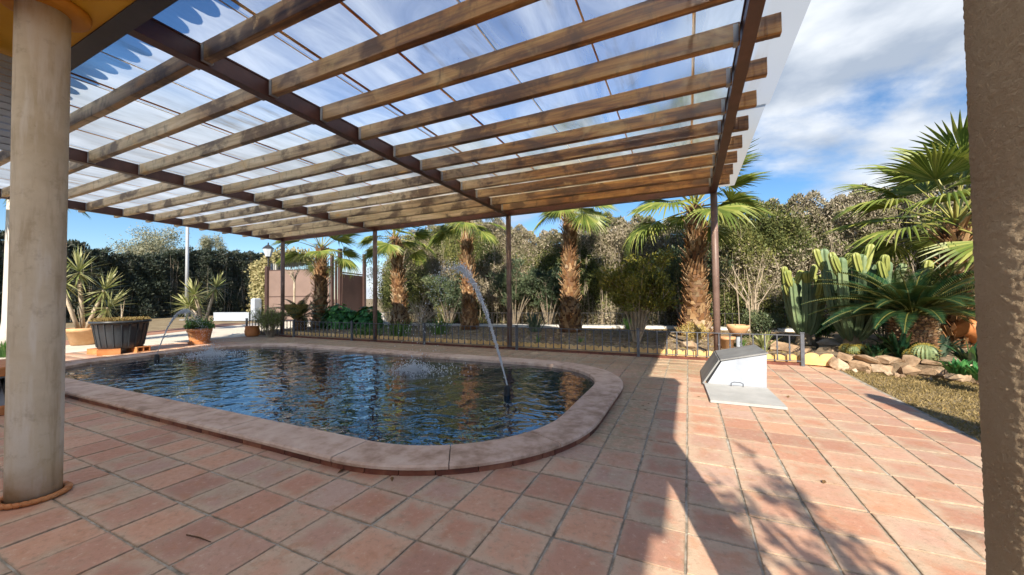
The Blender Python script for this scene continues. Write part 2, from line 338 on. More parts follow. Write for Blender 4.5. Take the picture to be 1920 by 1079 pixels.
def sheet_mat():
    # frosted, stained polycarbonate: scatters the sun, lets the blurred sky through
    m, t, o = newmat('stained_roof_sheet'); P = pos(t)
    st = noise(t, N(t, 'ShaderNodeMapping', {'Vector': P, 'Scale': (5.5, 0.45, 1)}).outputs['Vector'], 1.0, 7, 0.65)
    bl = noise(t, P, 1.1, 5, 0.55); sp = N(t, 'ShaderNodeSeparateXYZ', {'Vector': P})
    oi = t.nodes.new('ShaderNodeObjectInfo')
    dirt = mrange(t, math_(t, 'ADD', st, math_(t, 'MULTIPLY', math_(t, 'SUBTRACT', bl, 0.5), 0.5)), 0.56, 0.78, 0, 1, True)
    ochre = math_(t, 'MULTIPLY', mrange(t, math_(t, 'ADD', sp.outputs['Y'], math_(t, 'MULTIPLY', bl, 2.5)), 5.6, 8.2, 0, 1, True), mrange(t, sp.outputs['X'], -9, -3, 0.15, 1))
    cc = mixrgb(t, math_(t, 'MULTIPLY', dirt, 0.7), (0.66, 0.78, 0.93), (0.36, 0.25, 0.13))
    cc = mixrgb(t, math_(t, 'MULTIPLY', ochre, 0.8), cc, (0.90, 0.72, 0.42))
    tc_ = mixrgb(t, math_(t, 'MULTIPLY', dirt, 0.6), (0.58, 0.645, 0.72), (0.34, 0.24, 0.13))
    tc_ = mixrgb(t, math_(t, 'MULTIPLY', ochre, 0.8), tc_, (0.92, 0.72, 0.40))
    tc_ = mixrgb(t, mrange(t, sp.outputs['X'], 0.45, 0.6, 0, 0.85), tc_, (0.34, 0.35, 0.36))
    rf = N(t, 'ShaderNodeBsdfRefraction', {'Color': cc, 'Roughness': 0.26, 'IOR': 1.07})
    tl = N(t, 'ShaderNodeBsdfTranslucent', {'Color': tc_})
    df = N(t, 'ShaderNodeBsdfDiffuse', {'Color': tc_})
    wisp = noise(t, N(t, 'ShaderNodeMapping', {'Vector': P, 'Scale': (1.6, 0.5, 1)}).outputs['Vector'], 1.3, 5, 0.6, 0.8)
    west = mrange(t, math_(t, 'ADD', sp.outputs['X'], math_(t, 'MULTIPLY', math_(t, 'SUBTRACT', bl, 0.5), 6.0)), 0.5, -8.0, 0.30, 0.70, True)
    west = math_(t, 'ADD', west, mrange(t, wisp, 0.35, 0.7, -0.16, 0.22))
    haze = math_(t, 'MAXIMUM', west, mrange(t, sp.outputs['X'], 0.45, 0.60, 0.0, 0.85))
    a = N(t, 'ShaderNodeMixShader', {'Fac': haze, 1: rf.outputs[0], 2: tl.outputs[0]})
    b = N(t, 'ShaderNodeMixShader', {'Fac': 0.08, 1: a.outputs[0], 2: df.outputs[0]})
    t.links.new(b.outputs[0], o.inputs['Surface']); return m
M_SHEET = sheet_mat()
def seam_mat():
    m, t, o = newmat('rusty_sheet_joint'); P = pos(t); oi = t.nodes.new('ShaderNodeObjectInfo')
    f = math_(t, 'ADD', noise(t, N(t, 'ShaderNodeMapping', {'Vector': P, 'Scale': (9, 1.4, 1)}).outputs['Vector'], 1.0, 6, 0.65), math_(t, 'MULTIPLY', math_(t, 'SUBTRACT', oi.outputs['Random'], 0.5), 0.4))
    c = ramp(t, f, [(0.3, (0.40, 0.18, 0.06)), (0.5, (0.66, 0.45, 0.24)), (0.7, (0.86, 0.78, 0.66))])
    a = N(t, 'ShaderNodeMixShader', {'Fac': 0.8, 1: N(t, 'ShaderNodeBsdfDiffuse', {'Color': c}).outputs[0], 2: N(t, 'ShaderNodeBsdfTranslucent', {'Color': c}).outputs[0]})
    t.links.new(a.outputs[0], o.inputs['Surface']); return m
M_SEAM = seam_mat()
def added_sheet_mat():
    m, t, o = newmat('added_opal_sheet')
    t.links.new(N(t, 'ShaderNodeBsdfTranslucent', {'Color': (0.92, 0.93, 0.94, 1)}).outputs[0], o.inputs['Surface']); return m
M_OPAL = added_sheet_mat()
M_OCHRE = pmat('ochre_painted_plaster', [(0.3, (0.62, 0.31, 0.015)), (0.6, (0.74, 0.40, 0.025)), (0.8, (0.78, 0.46, 0.05))], 1.6, 0.6, 0.15, 30, vec=1)
M_ORANGE = pmat('orange_painted_ring', [(0.3, (0.55, 0.22, 0.02)), (0.7, (0.68, 0.30, 0.03))], 3, 0.55, 0.1)
M_FASCIA = pmat('dark_slate_fascia', [(0.3, (0.03, 0.03, 0.036)), (0.7, (0.06, 0.058, 0.065))], 3, 0.5, 0.1)
M_HOUSE = pmat('house_render', [(0.3, (0.62, 0.55, 0.44)), (0.7, (0.72, 0.66, 0.55))], 2, 0.85, 0.3, 50, vec=1)
def column_mat(name, stops, rough_b, scale, stain=True):
    m, t, o = newmat(name); P = coords(t, 'Object'); n1 = noise(t, P, 3.0, 7, 0.6); n2 = noise(t, P, scale, 6, 0.7)
    c = ramp(t, n1, stops)
    if stain:
        s = noise(t, N(t, 'ShaderNodeMapping', {'Vector': P, 'Scale': (7, 7, 0.9)}).outputs['Vector'], 1.0, 5, 0.6)
        c = mixrgb(t, math_(t, 'MULTIPLY', mrange(t, s, 0.52, 0.60), 0.7), c, (0.72, 0.67, 0.60))
        c = mixrgb(t, math_(t, 'MULTIPLY', mrange(t, s, 0.46, 0.36), 0.6), c, (0.34, 0.25, 0.15))
        s3 = noise(t, P, 11.0, 7, 0.7); c = mixrgb(t, math_(t, 'MULTIPLY', mrange(t, s3, 0.55, 0.66), 0.4), c, (0.36, 0.28, 0.19))
        sp = N(t, 'ShaderNodeSeparateXYZ', {'Vector': P}); low = mrange(t, sp.outputs['Z'], 0.55, 0.0, 0, 1, True)
        c = mixrgb(t, math_(t, 'MULTIPLY', math_(t, 'MULTIPLY', low, mrange(t, n1, 0.35, 0.6)), 0.75), c, (0.36, 0.25, 0.11))
        c = mixrgb(t, math_(t, 'MULTIPLY', mrange(t, n2, 0.68, 0.76), 0.5), c, (0.25, 0.20, 0.15))
    principled(t, o, c, 0.85, bump(t, n2, rough_b, 0.012), **{'Specular IOR Level': 0.25}); return m
M_COL = column_mat('cream_column_render', [(0.3, (0.50, 0.41, 0.29)), (0.5, (0.62, 0.53, 0.40)), (0.7, (0.70, 0.62, 0.50))], 0.25, 28)
M_ROUGH = column_mat('roughcast_column_render', [(0.3, (0.42, 0.30, 0.19)), (0.6, (0.52, 0.40, 0.27)), (0.8, (0.60, 0.49, 0.36))], 1.0, 210, False)
M_TERRA = pmat('terracotta_pot', [(0.3, (0.40, 0.14, 0.045)), (0.55, (0.52, 0.21, 0.075)), (0.8, (0.58, 0.30, 0.14))], 4, 0.6, 0.25, rand=0.2)
M_TERRAP = pmat('pale_terracotta', [(0.3, (0.48, 0.25, 0.12)), (0.6, (0.60, 0.36, 0.19)), (0.8, (0.64, 0.44, 0.27))], 5, 0.7, 0.3, rand=0.25)
M_EDGING = pmat('edging_terracotta', [(0.3, (0.58, 0.36, 0.13)), (0.55, (0.74, 0.50, 0.22)), (0.8, (0.80, 0.60, 0.34))], 6, 0.75, 0.3, rand=0.3)
M_BLACKPL = pmat('black_plastic_tub', [(0.3, (0.018, 0.022, 0.028)), (0.7, (0.04, 0.046, 0.055))], 3, 0.38, 0.1, stretch=(1, 1, 0.3))
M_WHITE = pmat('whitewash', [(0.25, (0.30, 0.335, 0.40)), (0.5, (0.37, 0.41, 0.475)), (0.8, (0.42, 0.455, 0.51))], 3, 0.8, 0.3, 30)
M_ZINC = pmat('grey_sheet_metal', [(0.3, (0.20, 0.205, 0.21)), (0.6, (0.27, 0.275, 0.28)), (0.8, (0.33, 0.33, 0.33))], 4, 0.55, 0.15, metallic=0.15)
M_SLAB = pmat('grey_cement_slab', [(0.3, (0.36, 0.36, 0.35)), (0.7, (0.46, 0.455, 0.44))], 5, 0.85, 0.3)
M_STONE = pmat('rubble_stone', [(0.25, (0.20, 0.13, 0.08)), (0.45, (0.38, 0.26, 0.165)), (0.62, (0.50, 0.38, 0.27)), (0.8, (0.58, 0.50, 0.41))], 4.5, 0.9, 0.8, 18, 0.02, vec=1, rand=0.25)
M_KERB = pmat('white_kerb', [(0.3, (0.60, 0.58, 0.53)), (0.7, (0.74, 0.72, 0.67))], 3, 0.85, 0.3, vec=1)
M_GATE = pmat('brown_gate_sheet', [(0.3, (0.175, 0.12, 0.10)), (0.7, (0.225, 0.155, 0.13))], 1.5, 0.55, 0.1)
M_GATED = pmat('dark_brown_gate_sheet', [(0.3, (0.055, 0.032, 0.028)), (0.7, (0.08, 0.046, 0.04))], 1.5, 0.55, 0.1)
M_POLE = pmat('galvanised_pole', [(0.3, (0.34, 0.36, 0.40)), (0.7, (0.45, 0.47, 0.50))], 3, 0.5, 0.1, metallic=0.2)
M_TRUNK = pmat('palm_trunk_core', [(0.3, (0.09, 0.045, 0.022)), (0.7, (0.20, 0.11, 0.06))], 6, 0.9, 0.5)
M_BARK = pmat('grey_bark', [(0.3, (0.14, 0.11, 0.08)), (0.7, (0.30, 0.25, 0.19))], 8, 0.9, 0.6)
M_TWIG = pmat('dry_twigs', [(0.3, (0.28, 0.22, 0.15)), (0.7, (0.54, 0.46, 0.36))], 5, 0.9, 0.3, rand=0.3)
M_PALEBARK = pmat('pale_smooth_trunk', [(0.3, (0.42, 0.40, 0.37)), (0.7, (0.56, 0.53, 0.48))], 4, 0.85, 0.4)
def boots_mat():
    m, t, o = newmat('palm_leaf_bases'); geo = t.nodes.new('ShaderNodeNewGeometry'); P = pos(t)
    f = math_(t, 'ADD', math_(t, 'MULTIPLY', geo.outputs['Random Per Island'], 0.5), math_(t, 'MULTIPLY', mrange(t, noise(t, P, 1.3, 3), 0.3, 0.7), 0.5))
    c = ramp(t, f, [(0.1, (0.13, 0.055, 0.025)), (0.4, (0.26, 0.135, 0.06)), (0.65, (0.42, 0.27, 0.14)), (0.9, (0.56, 0.45, 0.32))])
    n2 = noise(t, P, 45, 5, 0.6); c = mixrgb(t, math_(t, 'MULTIPLY', mrange(t, n2, 0.5, 0.7), 0.4), c, (0.10, 0.05, 0.03))
    principled(t, o, c, 0.85, bump(t, n2, 0.4, 0.01), **{'Specular IOR Level': 0.2}); return m
M_BOOT = boots_mat()
L_PALM = leafmat('fan_palm_leaf', [(0.0, (0.085, 0.14, 0.03)), (0.5, (0.19, 0.245, 0.05)), (1.0, (0.36, 0.37, 0.10))], 0.32, 0.4)
M_PETI = pmat('palm_petiole', [(0.3, (0.20, 0.22, 0.045)), (0.7, (0.36, 0.33, 0.10))], 6, 0.5, 0.1)
L_CYCAD = leafmat('cycad_leaflet', [(0.0, (0.010, 0.038, 0.020)), (0.6, (0.022, 0.070, 0.030)), (1.0, (0.055, 0.10, 0.028))], 0.12, 0.32)
M_RACHIS = pmat('cycad_midrib', [(0.3, (0.10, 0.11, 0.025)), (0.7, (0.20, 0.18, 0.05))], 6, 0.5, 0.1)
M_CACTUS = pmat('columnar_cactus_skin', [(0.25, (0.075, 0.13, 0.065)), (0.5, (0.15, 0.215, 0.11)), (0.75, (0.27, 0.31, 0.15))], 2.2, 0.55, 0.2, 30, vec=1)
M_CACTUSY = pmat('young_cactus_tip', [(0.25, (0.17, 0.22, 0.05)), (0.7, (0.36, 0.37, 0.11))], 3, 0.5, 0.2, vec=1)
M_CORK = pmat('corky_cactus_stem', [(0.3, (0.22, 0.16, 0.09)), (0.7, (0.40, 0.32, 0.22))], 8, 0.9, 0.5, vec=1)
L_HEDGE = leafmat('dry_cypress_foliage', [(0.0, (0.09, 0.095, 0.045)), (0.3, (0.20, 0.19, 0.10)), (0.55, (0.36, 0.31, 0.22)), (0.8, (0.50, 0.43, 0.34)), (1.0, (0.19, 0.22, 0.06))], 0.15, 0.7, 0.55, (0.2, 0.18, 0.08))
L_HEDGEG = leafmat('green_cypress_foliage', [(0.0, (0.05, 0.075, 0.03)), (0.5, (0.13, 0.155, 0.05)), (0.85, (0.28, 0.27, 0.085)), (1.0, (0.42, 0.37, 0.24))], 0.18, 0.7, 0.6)
L_HEDGED = leafmat('dark_hedge_foliage', [(0.0, (0.018, 0.030, 0.026)), (0.5, (0.045, 0.062, 0.045)), (0.8, (0.10, 0.10, 0.085)), (1.0, (0.055, 0.13, 0.045))], 0.12, 0.7, 0.4)
M_CORE = pmat('hedge_inner_twigs', [(0.3, (0.03, 0.024, 0.016)), (0.6, (0.085, 0.066, 0.045)), (0.8, (0.15, 0.12, 0.085))], 3, 0.95, 0.8, 12, 0.05, vec=1, stretch=(2.5, 2.5, 0.6))
L_OLIVE = leafmat('olive_foliage', [(0.0, (0.15, 0.16, 0.10)), (0.5, (0.28, 0.28, 0.19)), (1.0, (0.46, 0.44, 0.31))], 0.2, 0.6, 0.8)
L_IVY = leafmat('ivy_leaf', [(0.0, (0.15, 0.16, 0.055)), (0.5, (0.33, 0.29, 0.14)), (1.0, (0.54, 0.46, 0.26))], 0.2, 0.6, 1.0)
L_DARK = leafmat('dark_oleander_leaf', [(0.0, (0.035, 0.06, 0.035)), (0.6, (0.095, 0.13, 0.07)), (1.0, (0.20, 0.22, 0.10))], 0.15, 0.5, 1.0)
L_BROAD = leafmat('broad_green_leaf', [(0.0, (0.022, 0.10, 0.03)), (0.5, (0.045, 0.19, 0.05)), (1.0, (0.11, 0.30, 0.09))], 0.25, 0.35)
L_STRAP = leafmat('strap_green_leaf', [(0.0, (0.04, 0.12, 0.03)), (0.5, (0.08, 0.20, 0.045)), (1.0, (0.20, 0.32, 0.08))], 0.25, 0.4)
L_ROSE = leafmat('rosemary_needle', [(0.0, (0.06, 0.10, 0.03)), (0.5, (0.15, 0.20, 0.065)), (1.0, (0.28, 0.32, 0.13))], 0.2, 0.6)
L_YUCCA = leafmat('yucca_leaf', [(0.0, (0.18, 0.22, 0.08)), (0.5, (0.36, 0.39, 0.16)), (1.0, (0.58, 0.56, 0.30))], 0.25, 0.4)
L_OLIVEGREEN = leafmat('bronze_green_shrub_leaf', [(0.0, (0.085, 0.10, 0.02)), (0.45, (0.16, 0.17, 0.03)), (0.8, (0.29, 0.25, 0.05)), (1.0, (0.38, 0.21, 0.055))], 0.3, 0.45, 1.5)
L_TOPI = leafmat('clipped_yellow_leaf', [(0.0, (0.30, 0.23, 0.065)), (0.5, (0.50, 0.37, 0.12)), (1.0, (0.62, 0.49, 0.21))], 0.2, 0.6)
L_ALOE = leafmat('grey_aloe_leaf', [(0.0, (0.045, 0.085, 0.06)), (0.6, (0.09, 0.15, 0.105)), (1.0, (0.17, 0.23, 0.16))], 0.1, 0.4)
L_GRASS = leafmat('dry_lawn_blade', [(0.0, (0.10, 0.085, 0.03)), (0.4, (0.25, 0.18, 0.07)), (0.8, (0.40, 0.30, 0.14)), (1.0, (0.11, 0.13, 0.035))], 0.2, 0.7, 1.8)
L_MOSSY = leafmat('dry_sedum', [(0.0, (0.12, 0.075, 0.03)), (0.6, (0.26, 0.17, 0.06)), (1.0, (0.30, 0.26, 0.10))], 0.15, 0.7)
M_GOLD = pmat('golden_cactus_spines', [(0.3, (0.17, 0.15, 0.03)), (0.55, (0.42, 0.33, 0.06)), (0.8, (0.55, 0.45, 0.12))], 30, 0.7, 0.8, 60)
def water_mat():
    m, t, o = newmat('rippled_pond_water'); P = pos(t)
    v = N(t, 'ShaderNodeMapping', {'Vector': P, 'Scale': (1.0, 1.25, 1), 'Rotation': (0, 0, 0.35)}).outputs['Vector']
    h = math_(t, 'ADD', noise(t, v, 2.3, 1, 0.4, 1.2), math_(t, 'MULTIPLY', noise(t, v, 6.5, 1, 0.4, 1.2), 0.42))
    for (cx, cyy, k, amp) in ((-4.1, 4.75, 3.4, 0.16), (-9.0, 4.3, 3.4, 0.10)):
        d = N(t, 'ShaderNodeVectorMath', {0: P}, operation='DISTANCE'); d.inputs[1].default_value = (cx, cyy, 0.03)
        dist = math_(t, 'ADD', d.outputs['Value'], math_(t, 'MULTIPLY', noise(t, P, 1.7, 2), 0.22))
        w = math_(t, 'SINE', math_(t, 'MULTIPLY', dist, 6.283*k*0.72))
        fall = math_(t, 'DIVIDE', amp, math_(t, 'ADD', 0.55, math_(t, 'MULTIPLY', dist, 0.5)))
        h = math_(t, 'ADD', h, math_(t, 'MULTIPLY', w, fall))
    nb = bump(t, h, 1.0, 0.0135)
    principled(t, o, (0.004, 0.018, 0.035), 0.006, nb, IOR=2.2, **{'Specular IOR Level': 0.75}); return m
M_WATER = water_mat()
M_BASIN = pmat('dark_basin_wall', [(0.3, (0.03, 0.03, 0.025)), (0.7, (0.09, 0.075, 0.05))], 4, 0.6, 0.3, vec=1)
def spray_mat():
    m, t, o = newmat('spraying_water')
    g = N(t, 'ShaderNodeBsdfGlass', {'Color': (0.95, 0.97, 1, 1), 'Roughness': 0.12, 'IOR': 1.2}); d = N(t, 'ShaderNodeBsdfTranslucent', {'Color': (0.85, 0.9, 0.95, 1)})
    dd = N(t, 'ShaderNodeBsdfDiffuse', {'Color': (0.95, 0.96, 0.98, 1)})
    a = N(t, 'ShaderNodeMixShader', {'Fac': 0.5, 1: d.outputs[0], 2: dd.outputs[0]})
    b = N(t, 'ShaderNodeMixShader', {'Fac': 0.78, 1: g.outputs[0], 2: a.outputs[0]}); t.links.new(b.outputs[0], o.inputs['Surface']); return m
M_SPRAY = spray_mat()
M_BLACK = pmat('black_nozzle', [(0.3, (0.012, 0.012, 0.013)), (0.7, (0.03, 0.03, 0.032))], 8, 0.5, 0.1)
M_DEADLEAF = pmat('fallen_leaf_brown', [(0.3, (0.10, 0.05, 0.02)), (0.7, (0.26, 0.15, 0.06))], 8, 0.8, 0.1, rand=0.4)
M_GLASS = pmat('lantern_glass', [(0.3, (0.5, 0.55, 0.6)), (0.7, (0.62, 0.66, 0.7))], 2, 0.15, 0.0)
M_CANVAS = pmat('shadow_caster_canvas', [(0.3, (0.55, 0.5, 0.4)), (0.7, (0.65, 0.6, 0.5))], 3, 0.9, 0.1)

# ================================================================== SETTING
PITCH_T = 0.3022; TX0 = -0.032; TY0 = 3.005          # tile grid through the measured joints
g = Geo(); g.add([(-400,-400,-0.06),(400,-400,-0.06),(400,400,-0.06),(-400,400,-0.06)], [(0,1,2,3)])
tag(g.obj('ground', M_EARTH), kind='structure')

# pool outline: rectangle with round corners
PX0, PX1, PY0, PY1 = -10.15, -1.10, 2.22, 5.93
def rrect(x0, x1, y0, y1, r_, n=14):
    P = []
    for cx, cyy, a0 in ((x1-r_, y0+r_, -90), (x1-r_, y1-r_, 0), (x0+r_, y1-r_, 90), (x0+r_, y0+r_, 180)):
        for i in range(n+1):
            a = R(a0+90*i/n); P.append((cx+r_*math.cos(a), cyy+r_*math.sin(a)))
    return P
RC = 1.22; CW = 0.335
def in_pool(x, y, off):
    x0, x1, y0, y1, r_ = PX0-off, PX1+off, PY0-off, PY1+off, RC+off
    if not (x0 < x < x1 and y0 < y < y1): return False
    cx = min(max(x, x0+r_), x1-r_); cyy = min(max(y, y0+r_), y1-r_)
    return (x-cx)**2+(y-cyy)**2 < r_*r_
TER_X0, TER_X1, TER_Y0, TER_Y1 = -13.15, 2.12, -2.5, 7.80
# terrace base slab with the pool cut out
g = Geo(); inner = rrect(PX0-0.1, PX1+0.1, PY0-0.1, PY1+0.1, RC+0.1)
def ring_sheet(g, outer_rect, inner_poly, z):
    x0, x1, y0, y1 = outer_rect; cx = (PX0+PX1)/2; cyy = (PY0+PY1)/2; n = len(inner_poly)
    outer = []
    for (x, y) in inner_poly:
        dx, dy = x-cx, y-cyy; s = 1e9
        if dx > 1e-9: s = min(s, (x1-cx)/dx)
        if dx < -1e-9: s = min(s, (x0-cx)/dx)
        if dy > 1e-9: s = min(s, (y1-cyy)/dy)
        if dy < -1e-9: s = min(s, (y0-cyy)/dy)
        outer.append((cx+dx*s, cyy+dy*s))
    V = [(x, y, z) for x, y in inner_poly]+[(x, y, z) for x, y in outer]
    F = [(i, n+i, n+(i+1) % n, (i+1) % n) for i in range(n)]
    for c_ in ((x0,y0),(x1,y0),(x1,y1),(x0,y1)):
        # fill the corner triangles the radial fan misses
        best = None
        for i in range(n):
            a, b = outer[i], outer[(i+1) % n]
            onx = lambda p: abs(p[0]-c_[0]) < 1e-6
            ony = lambda p: abs(p[1]-c_[1]) < 1e-6
            if (onx(a) and ony(b) and not onx(b)) or (ony(a) and onx(b) and not onx(a)): best = i
        if best is not None:
            V.append((c_[0], c_[1], z)); F.append((n+best, len(V)-1, n+(best+1) % n))
    g.add(V, F)
ring_sheet(g, (TER_X0, TER_X1, TER_Y0, TER_Y1), inner, -0.006)
g.v += []; terrace = g.obj('terrace', M_GROUT); tag(terrace, kind='structure')
# tiles
def tile_mesh(k):
    gg = Geo(); h = 0.1455; rnd = random.Random(k)
    j = [(rnd.uniform(-.003,.003), rnd.uniform(-.003,.003)) for _ in range(4)]
    C = [(-h+j[0][0], -h+j[0][1]), (h+j[1][0], -h+j[1][1]), (h+j[2][0], h+j[2][1]), (-h+j[3][0], h+j[3][1])]
    V = []; b = 0.0025
    for zz, s in ((-0.02, 1.0), (-0.0022, 1.0), (0.0, 1-b/h)):
        V += [(x*s, y*s, zz) for x, y in C]
    F = [(8,9,10,11)]
    for l in range(2):
        for i in range(4): F.append((l*4+i, l*4+(i+1) % 4, l*4+4+(i+1) % 4, l*4+4+i))
    me = gg.add(V, F).mesh('tile', M_TILE)
    uv = me.uv_layers.new(name='UVMap')
    for lp in me.loops:
        co = me.vertices[lp.vertex_index].co; uv.data[lp.index].uv = (co.x/(2*h)+0.5, co.y/(2*h)+0.5)
    return me
TM = [tile_mesh(k) for k in range(8)]
cells = []
ix0 = int(math.floor((TER_X0-TX0)/PITCH_T)); ix1 = int(math.floor((TER_X1-TX0)/PITCH_T))
for i in range(ix0, ix1+1):
    for j in range(-18, 17):
        x = TX0+(i+0.5)*PITCH_T; y = TY0+(j+0.5)*PITCH_T
        if x+0.15 > TER_X1+0.03 or x-0.15 < TER_X0-0.05 or y+0.15 > 7.86 or y-0.15 < TER_Y0: continue
        if in_pool(x, y, CW-0.17): continue
        cells.append((x, y))
def shown(x, y):
    d = np.array([x, y, -EYE]); dep = d@_f
    if dep < 0.35: return 0
    px = 960+FPX*(d@_r)/dep; py = 539.5-FPX*(d@_u)/dep
    if px < -60 or px > 1900 or py > 1150: return 0
    return 1/dep**3
cells.sort(key=lambda c: -shown(*c))
rt = random.Random(3)
for k, (x, y) in enumerate(cells[:300]):
    link('tile', TM[rt.randrange(8)], terrace, (x+rt.uniform(-.002,.002), y+rt.uniform(-.002,.002), rt.uniform(-.002,.002)), (rt.uniform(-.006,.006), rt.uniform(-.006,.006), rt.uniform(-.006,.006)+rt.randrange(4)*math.pi/2))
rest = cells[300:]
base = [np.array([v.co[:] for v in m.vertices]) for m in TM]; Qb = np.array([p.vertices[:] for p in TM[0].polygons])
VV = []; QQ = []; UVv = []
for k, (x, y) in enumerate(rest):
    VV.append(base[k % 8]+np.array([x, y, rt.uniform(-.002,.002)])); QQ.append(Qb+k*12); UVv.append(base[k % 8][:, :2]/0.291+0.5)
me = np_mesh('paving_tiles', np.concatenate(VV), np.concatenate(QQ), M_TILE)
uv = me.uv_layers.new(name='UVMap'); UVv = np.concatenate(UVv); li = np.empty(len(me.loops), np.int32); me.loops.foreach_get('vertex_index', li)
uv.data.foreach_set('uv', UVv[li].astype(np.float32).ravel())
tag(link('paving_tiles', me, terrace), kind='stuff')

# pool
WZ = 0.022
pool = thing('garden_pool', 'rounded rectangular pond with salmon coping and dark rippled water', 'pool', (0,0,0))
wp = rrect(PX0-0.05, PX1+0.05, PY0-0.05, PY1+0.05, RC+0.05)
g = Geo(); n = len(wp); g.add([(x, y, WZ) for x, y in wp], [tuple(range(n))]); tag(g.obj('water', M_WATER), kind='structure')
g = Geo(); V = [(x, y, 0.06) for x, y in wp]+[(x, y, -0.9) for x, y in wp]
g.add(V, [((i+1) % n, i, n+i, n+(i+1) % n) for i in range(n)]+[tuple(n+i for i in range(n))]); g.obj('basin', M_BASIN, pool)
def path_points(off, step):
    x0, x1, y0, y1, r_ = PX0-off, PX1+off, PY0-off, PY1+off, RC+off
    P = rrect(x0, x1, y0, y1, r_, 40); return P
def sample(P, s):
    """point and tangent at arc length s on a closed polyline"""
    L = 0
    for i in range(len(P)):
        a = Vector(P[i]); b = Vector(P[(i+1) % len(P)]); d = (b-a).length
        if d < 1e-9: continue
        if L+d >= s: return a+(b-a)*((s-L)/d), (b-a)/d
        L += d
    return Vector(P[0]), (Vector(P[1])-Vector(P[0])).normalized()
mid = path_points(0.0, 0); Ltot = sum((Vector(mid[i])-Vector(mid[(i+1) % len(mid)])).length for i in range(len(mid)))
nc = 34; rc = random.Random(5)
for k in range(nc):
    s0 = Ltot*k/nc+0.0035; s1 = Ltot*(k+1)/nc-0.0035; m_ = 8
    V = []
    zt = 0.072+rc.uniform(-.002,.002)
    for i in range(m_+1):
        p, t_ = sample(mid, (s0+(s1-s0)*i/m_) % Ltot); nn = Vector((t_.y, -t_.x))
        a = p-nn*0.012; b = p+nn*(CW+0.012)
        for q, z in ((a, 0.012), (a, zt-0.012), (a+nn*0.012, zt), (b-nn*0.014, zt), (b, zt-0.012), (b, 0.042)):
            V.append((q.x, q.y, z))
    F = []
    for i in range(m_):
        for q in range(6): F.append((i*6+q, i*6+(q+1) % 6, i*6+6+(q+1) % 6, i*6+6+q))
    F += [tuple(range(6)), tuple(m_*6+q for q in range(5, -1, -1))]
    Geo().add(V, [f[::-1] for f in F]).obj('coping_slab', M_COPING, pool)
outp = path_points(CW, 0); Lo = sum((Vector(outp[i])-Vector(outp[(i+1) % len(outp)])).length for i in range(len(outp)))
s = 0.0
while s < Lo-0.05:
    w = rc.choice([0.25, 0.25, 0.25, 0.12, 0.29]); w = min(w, Lo-s)
    V = []; m_ = 3
    for i in range(m_+1):
        p, t_ = sample(outp, s+0.004+(w-0.008)*i/m_); nn = Vector((t_.y, -t_.x)); p = p+nn*rc.uniform(-.0015,.0015)
        for q, z in ((p-nn*0.06, -0.012), (p+nn*0.002, -0.012), (p+nn*0.002, 0.040), (p-nn*0.06, 0.040)): V.append((q.x, q.y, z))
    F = []
    for i in range(m_):
        for q in range(4): F.append((i*4+q, i*4+4+q, i*4+4+(q+1) % 4, i*4+(q+1) % 4))
    F += [(3,2,1,0), tuple(m_*4+q for q in range(4))]
    Geo().add(V, F).obj('edge_brick', M_BRICK, pool); s += w

# driveway, strips, beds, lawn
g = Geo(); g.add([(-13.2,-6,-.012),(-13.2,24,-.012),(-24,24,-.012),(-19.9,11.4,-.012),(-15.5,4.0,-.012),(-13.4,-6,-.012)], [(5,4,3,2,1,0)[::-1]]); o = g.obj('driveway', M_DRIVE)
for p in o.data.polygons: pass
tag(o, kind='structure')
g = Geo(); g.add([(-15.5,4.0,-.006),(-19.9,11.4,-.006),(-21.3,11.0,-.006),(-16.6,3.2,-.006),(-13.4,-6,-.006),(-14.0,-6,-.006)], [(0,1,2,3),(0,3,5,4)]); tag(g.obj('brick_path_border', M_STRIP), kind='structure')
BED_Z = 0.10
g = Geo(); g.prism([(-13.6,7.80),(1.72,7.80),(1.95,8.2),(2.2,9.0),(3.2,13.2),(-0.6,13.2),(-5.0,12.3),(-13.6,11.6)], -0.05, BED_Z); tag(g.obj('garden_bed', M_SOIL), kind='structure')
g = Geo(); bedr = [(1.73,7.82),(2.05,7.70),(2.9,7.35),(3.6,6.95),(5.2,6.3),(9,5.5),(10,13.6),(3.3,13.3),(2.25,9.0),(1.98,8.2)]
g.prism(bedr, -0.05, 0.17); tag(g.obj('cactus_bed', M_SOIL), kind='structure')
g = Geo(); g.prism([(2.13,-4),(9,-4),(9,5.6),(5.2,6.4),(3.6,7.05),(2.9,7.45),(2.1,7.78)], -0.05, -0.012); tag(g.obj('lawn', M_EARTH), kind='structure')
# dry grass blades
def poly_points(poly, n):
    P = np.array(poly); lo = P.min(0); hi = P.max(0); out_ = []
    while sum(map(len, out_)) < n:
        q = rng.uniform(lo, hi, (n, 2)); ins = np.zeros(n, bool)
        for i in range(len(P)):
            a = P[i]; b = P[(i+1) % len(P)]
            c_ = ((a[1] > q[:, 1]) != (b[1] > q[:, 1])) & (q[:, 0] < (b[0]-a[0])*(q[:, 1]-a[1])/(b[1]-a[1]+1e-12)+a[0]); ins ^= c_
        out_.append(q[ins])
    return np.concatenate(out_)[:n]
q = poly_points([(2.08,2.4),(4.6,2.4),(5.0,6.45),(3.6,7.05),(2.9,7.45),(2.15,7.74)], 42000)
P = np.column_stack([q, np.full(len(q), -0.012)]); D = rng.normal(size=(len(q), 3))*np.array([1,1,0.4])+np.array([0,0,0.75])
tag(link('lawn_grass', leaf_mesh('lawn_grass', P, D, rng.uniform(.02,.06,len(q)), 0.008, L_GRASS)), 'short dry yellowish lawn grass beside the tiled terrace', 'grass', kind='stuff')

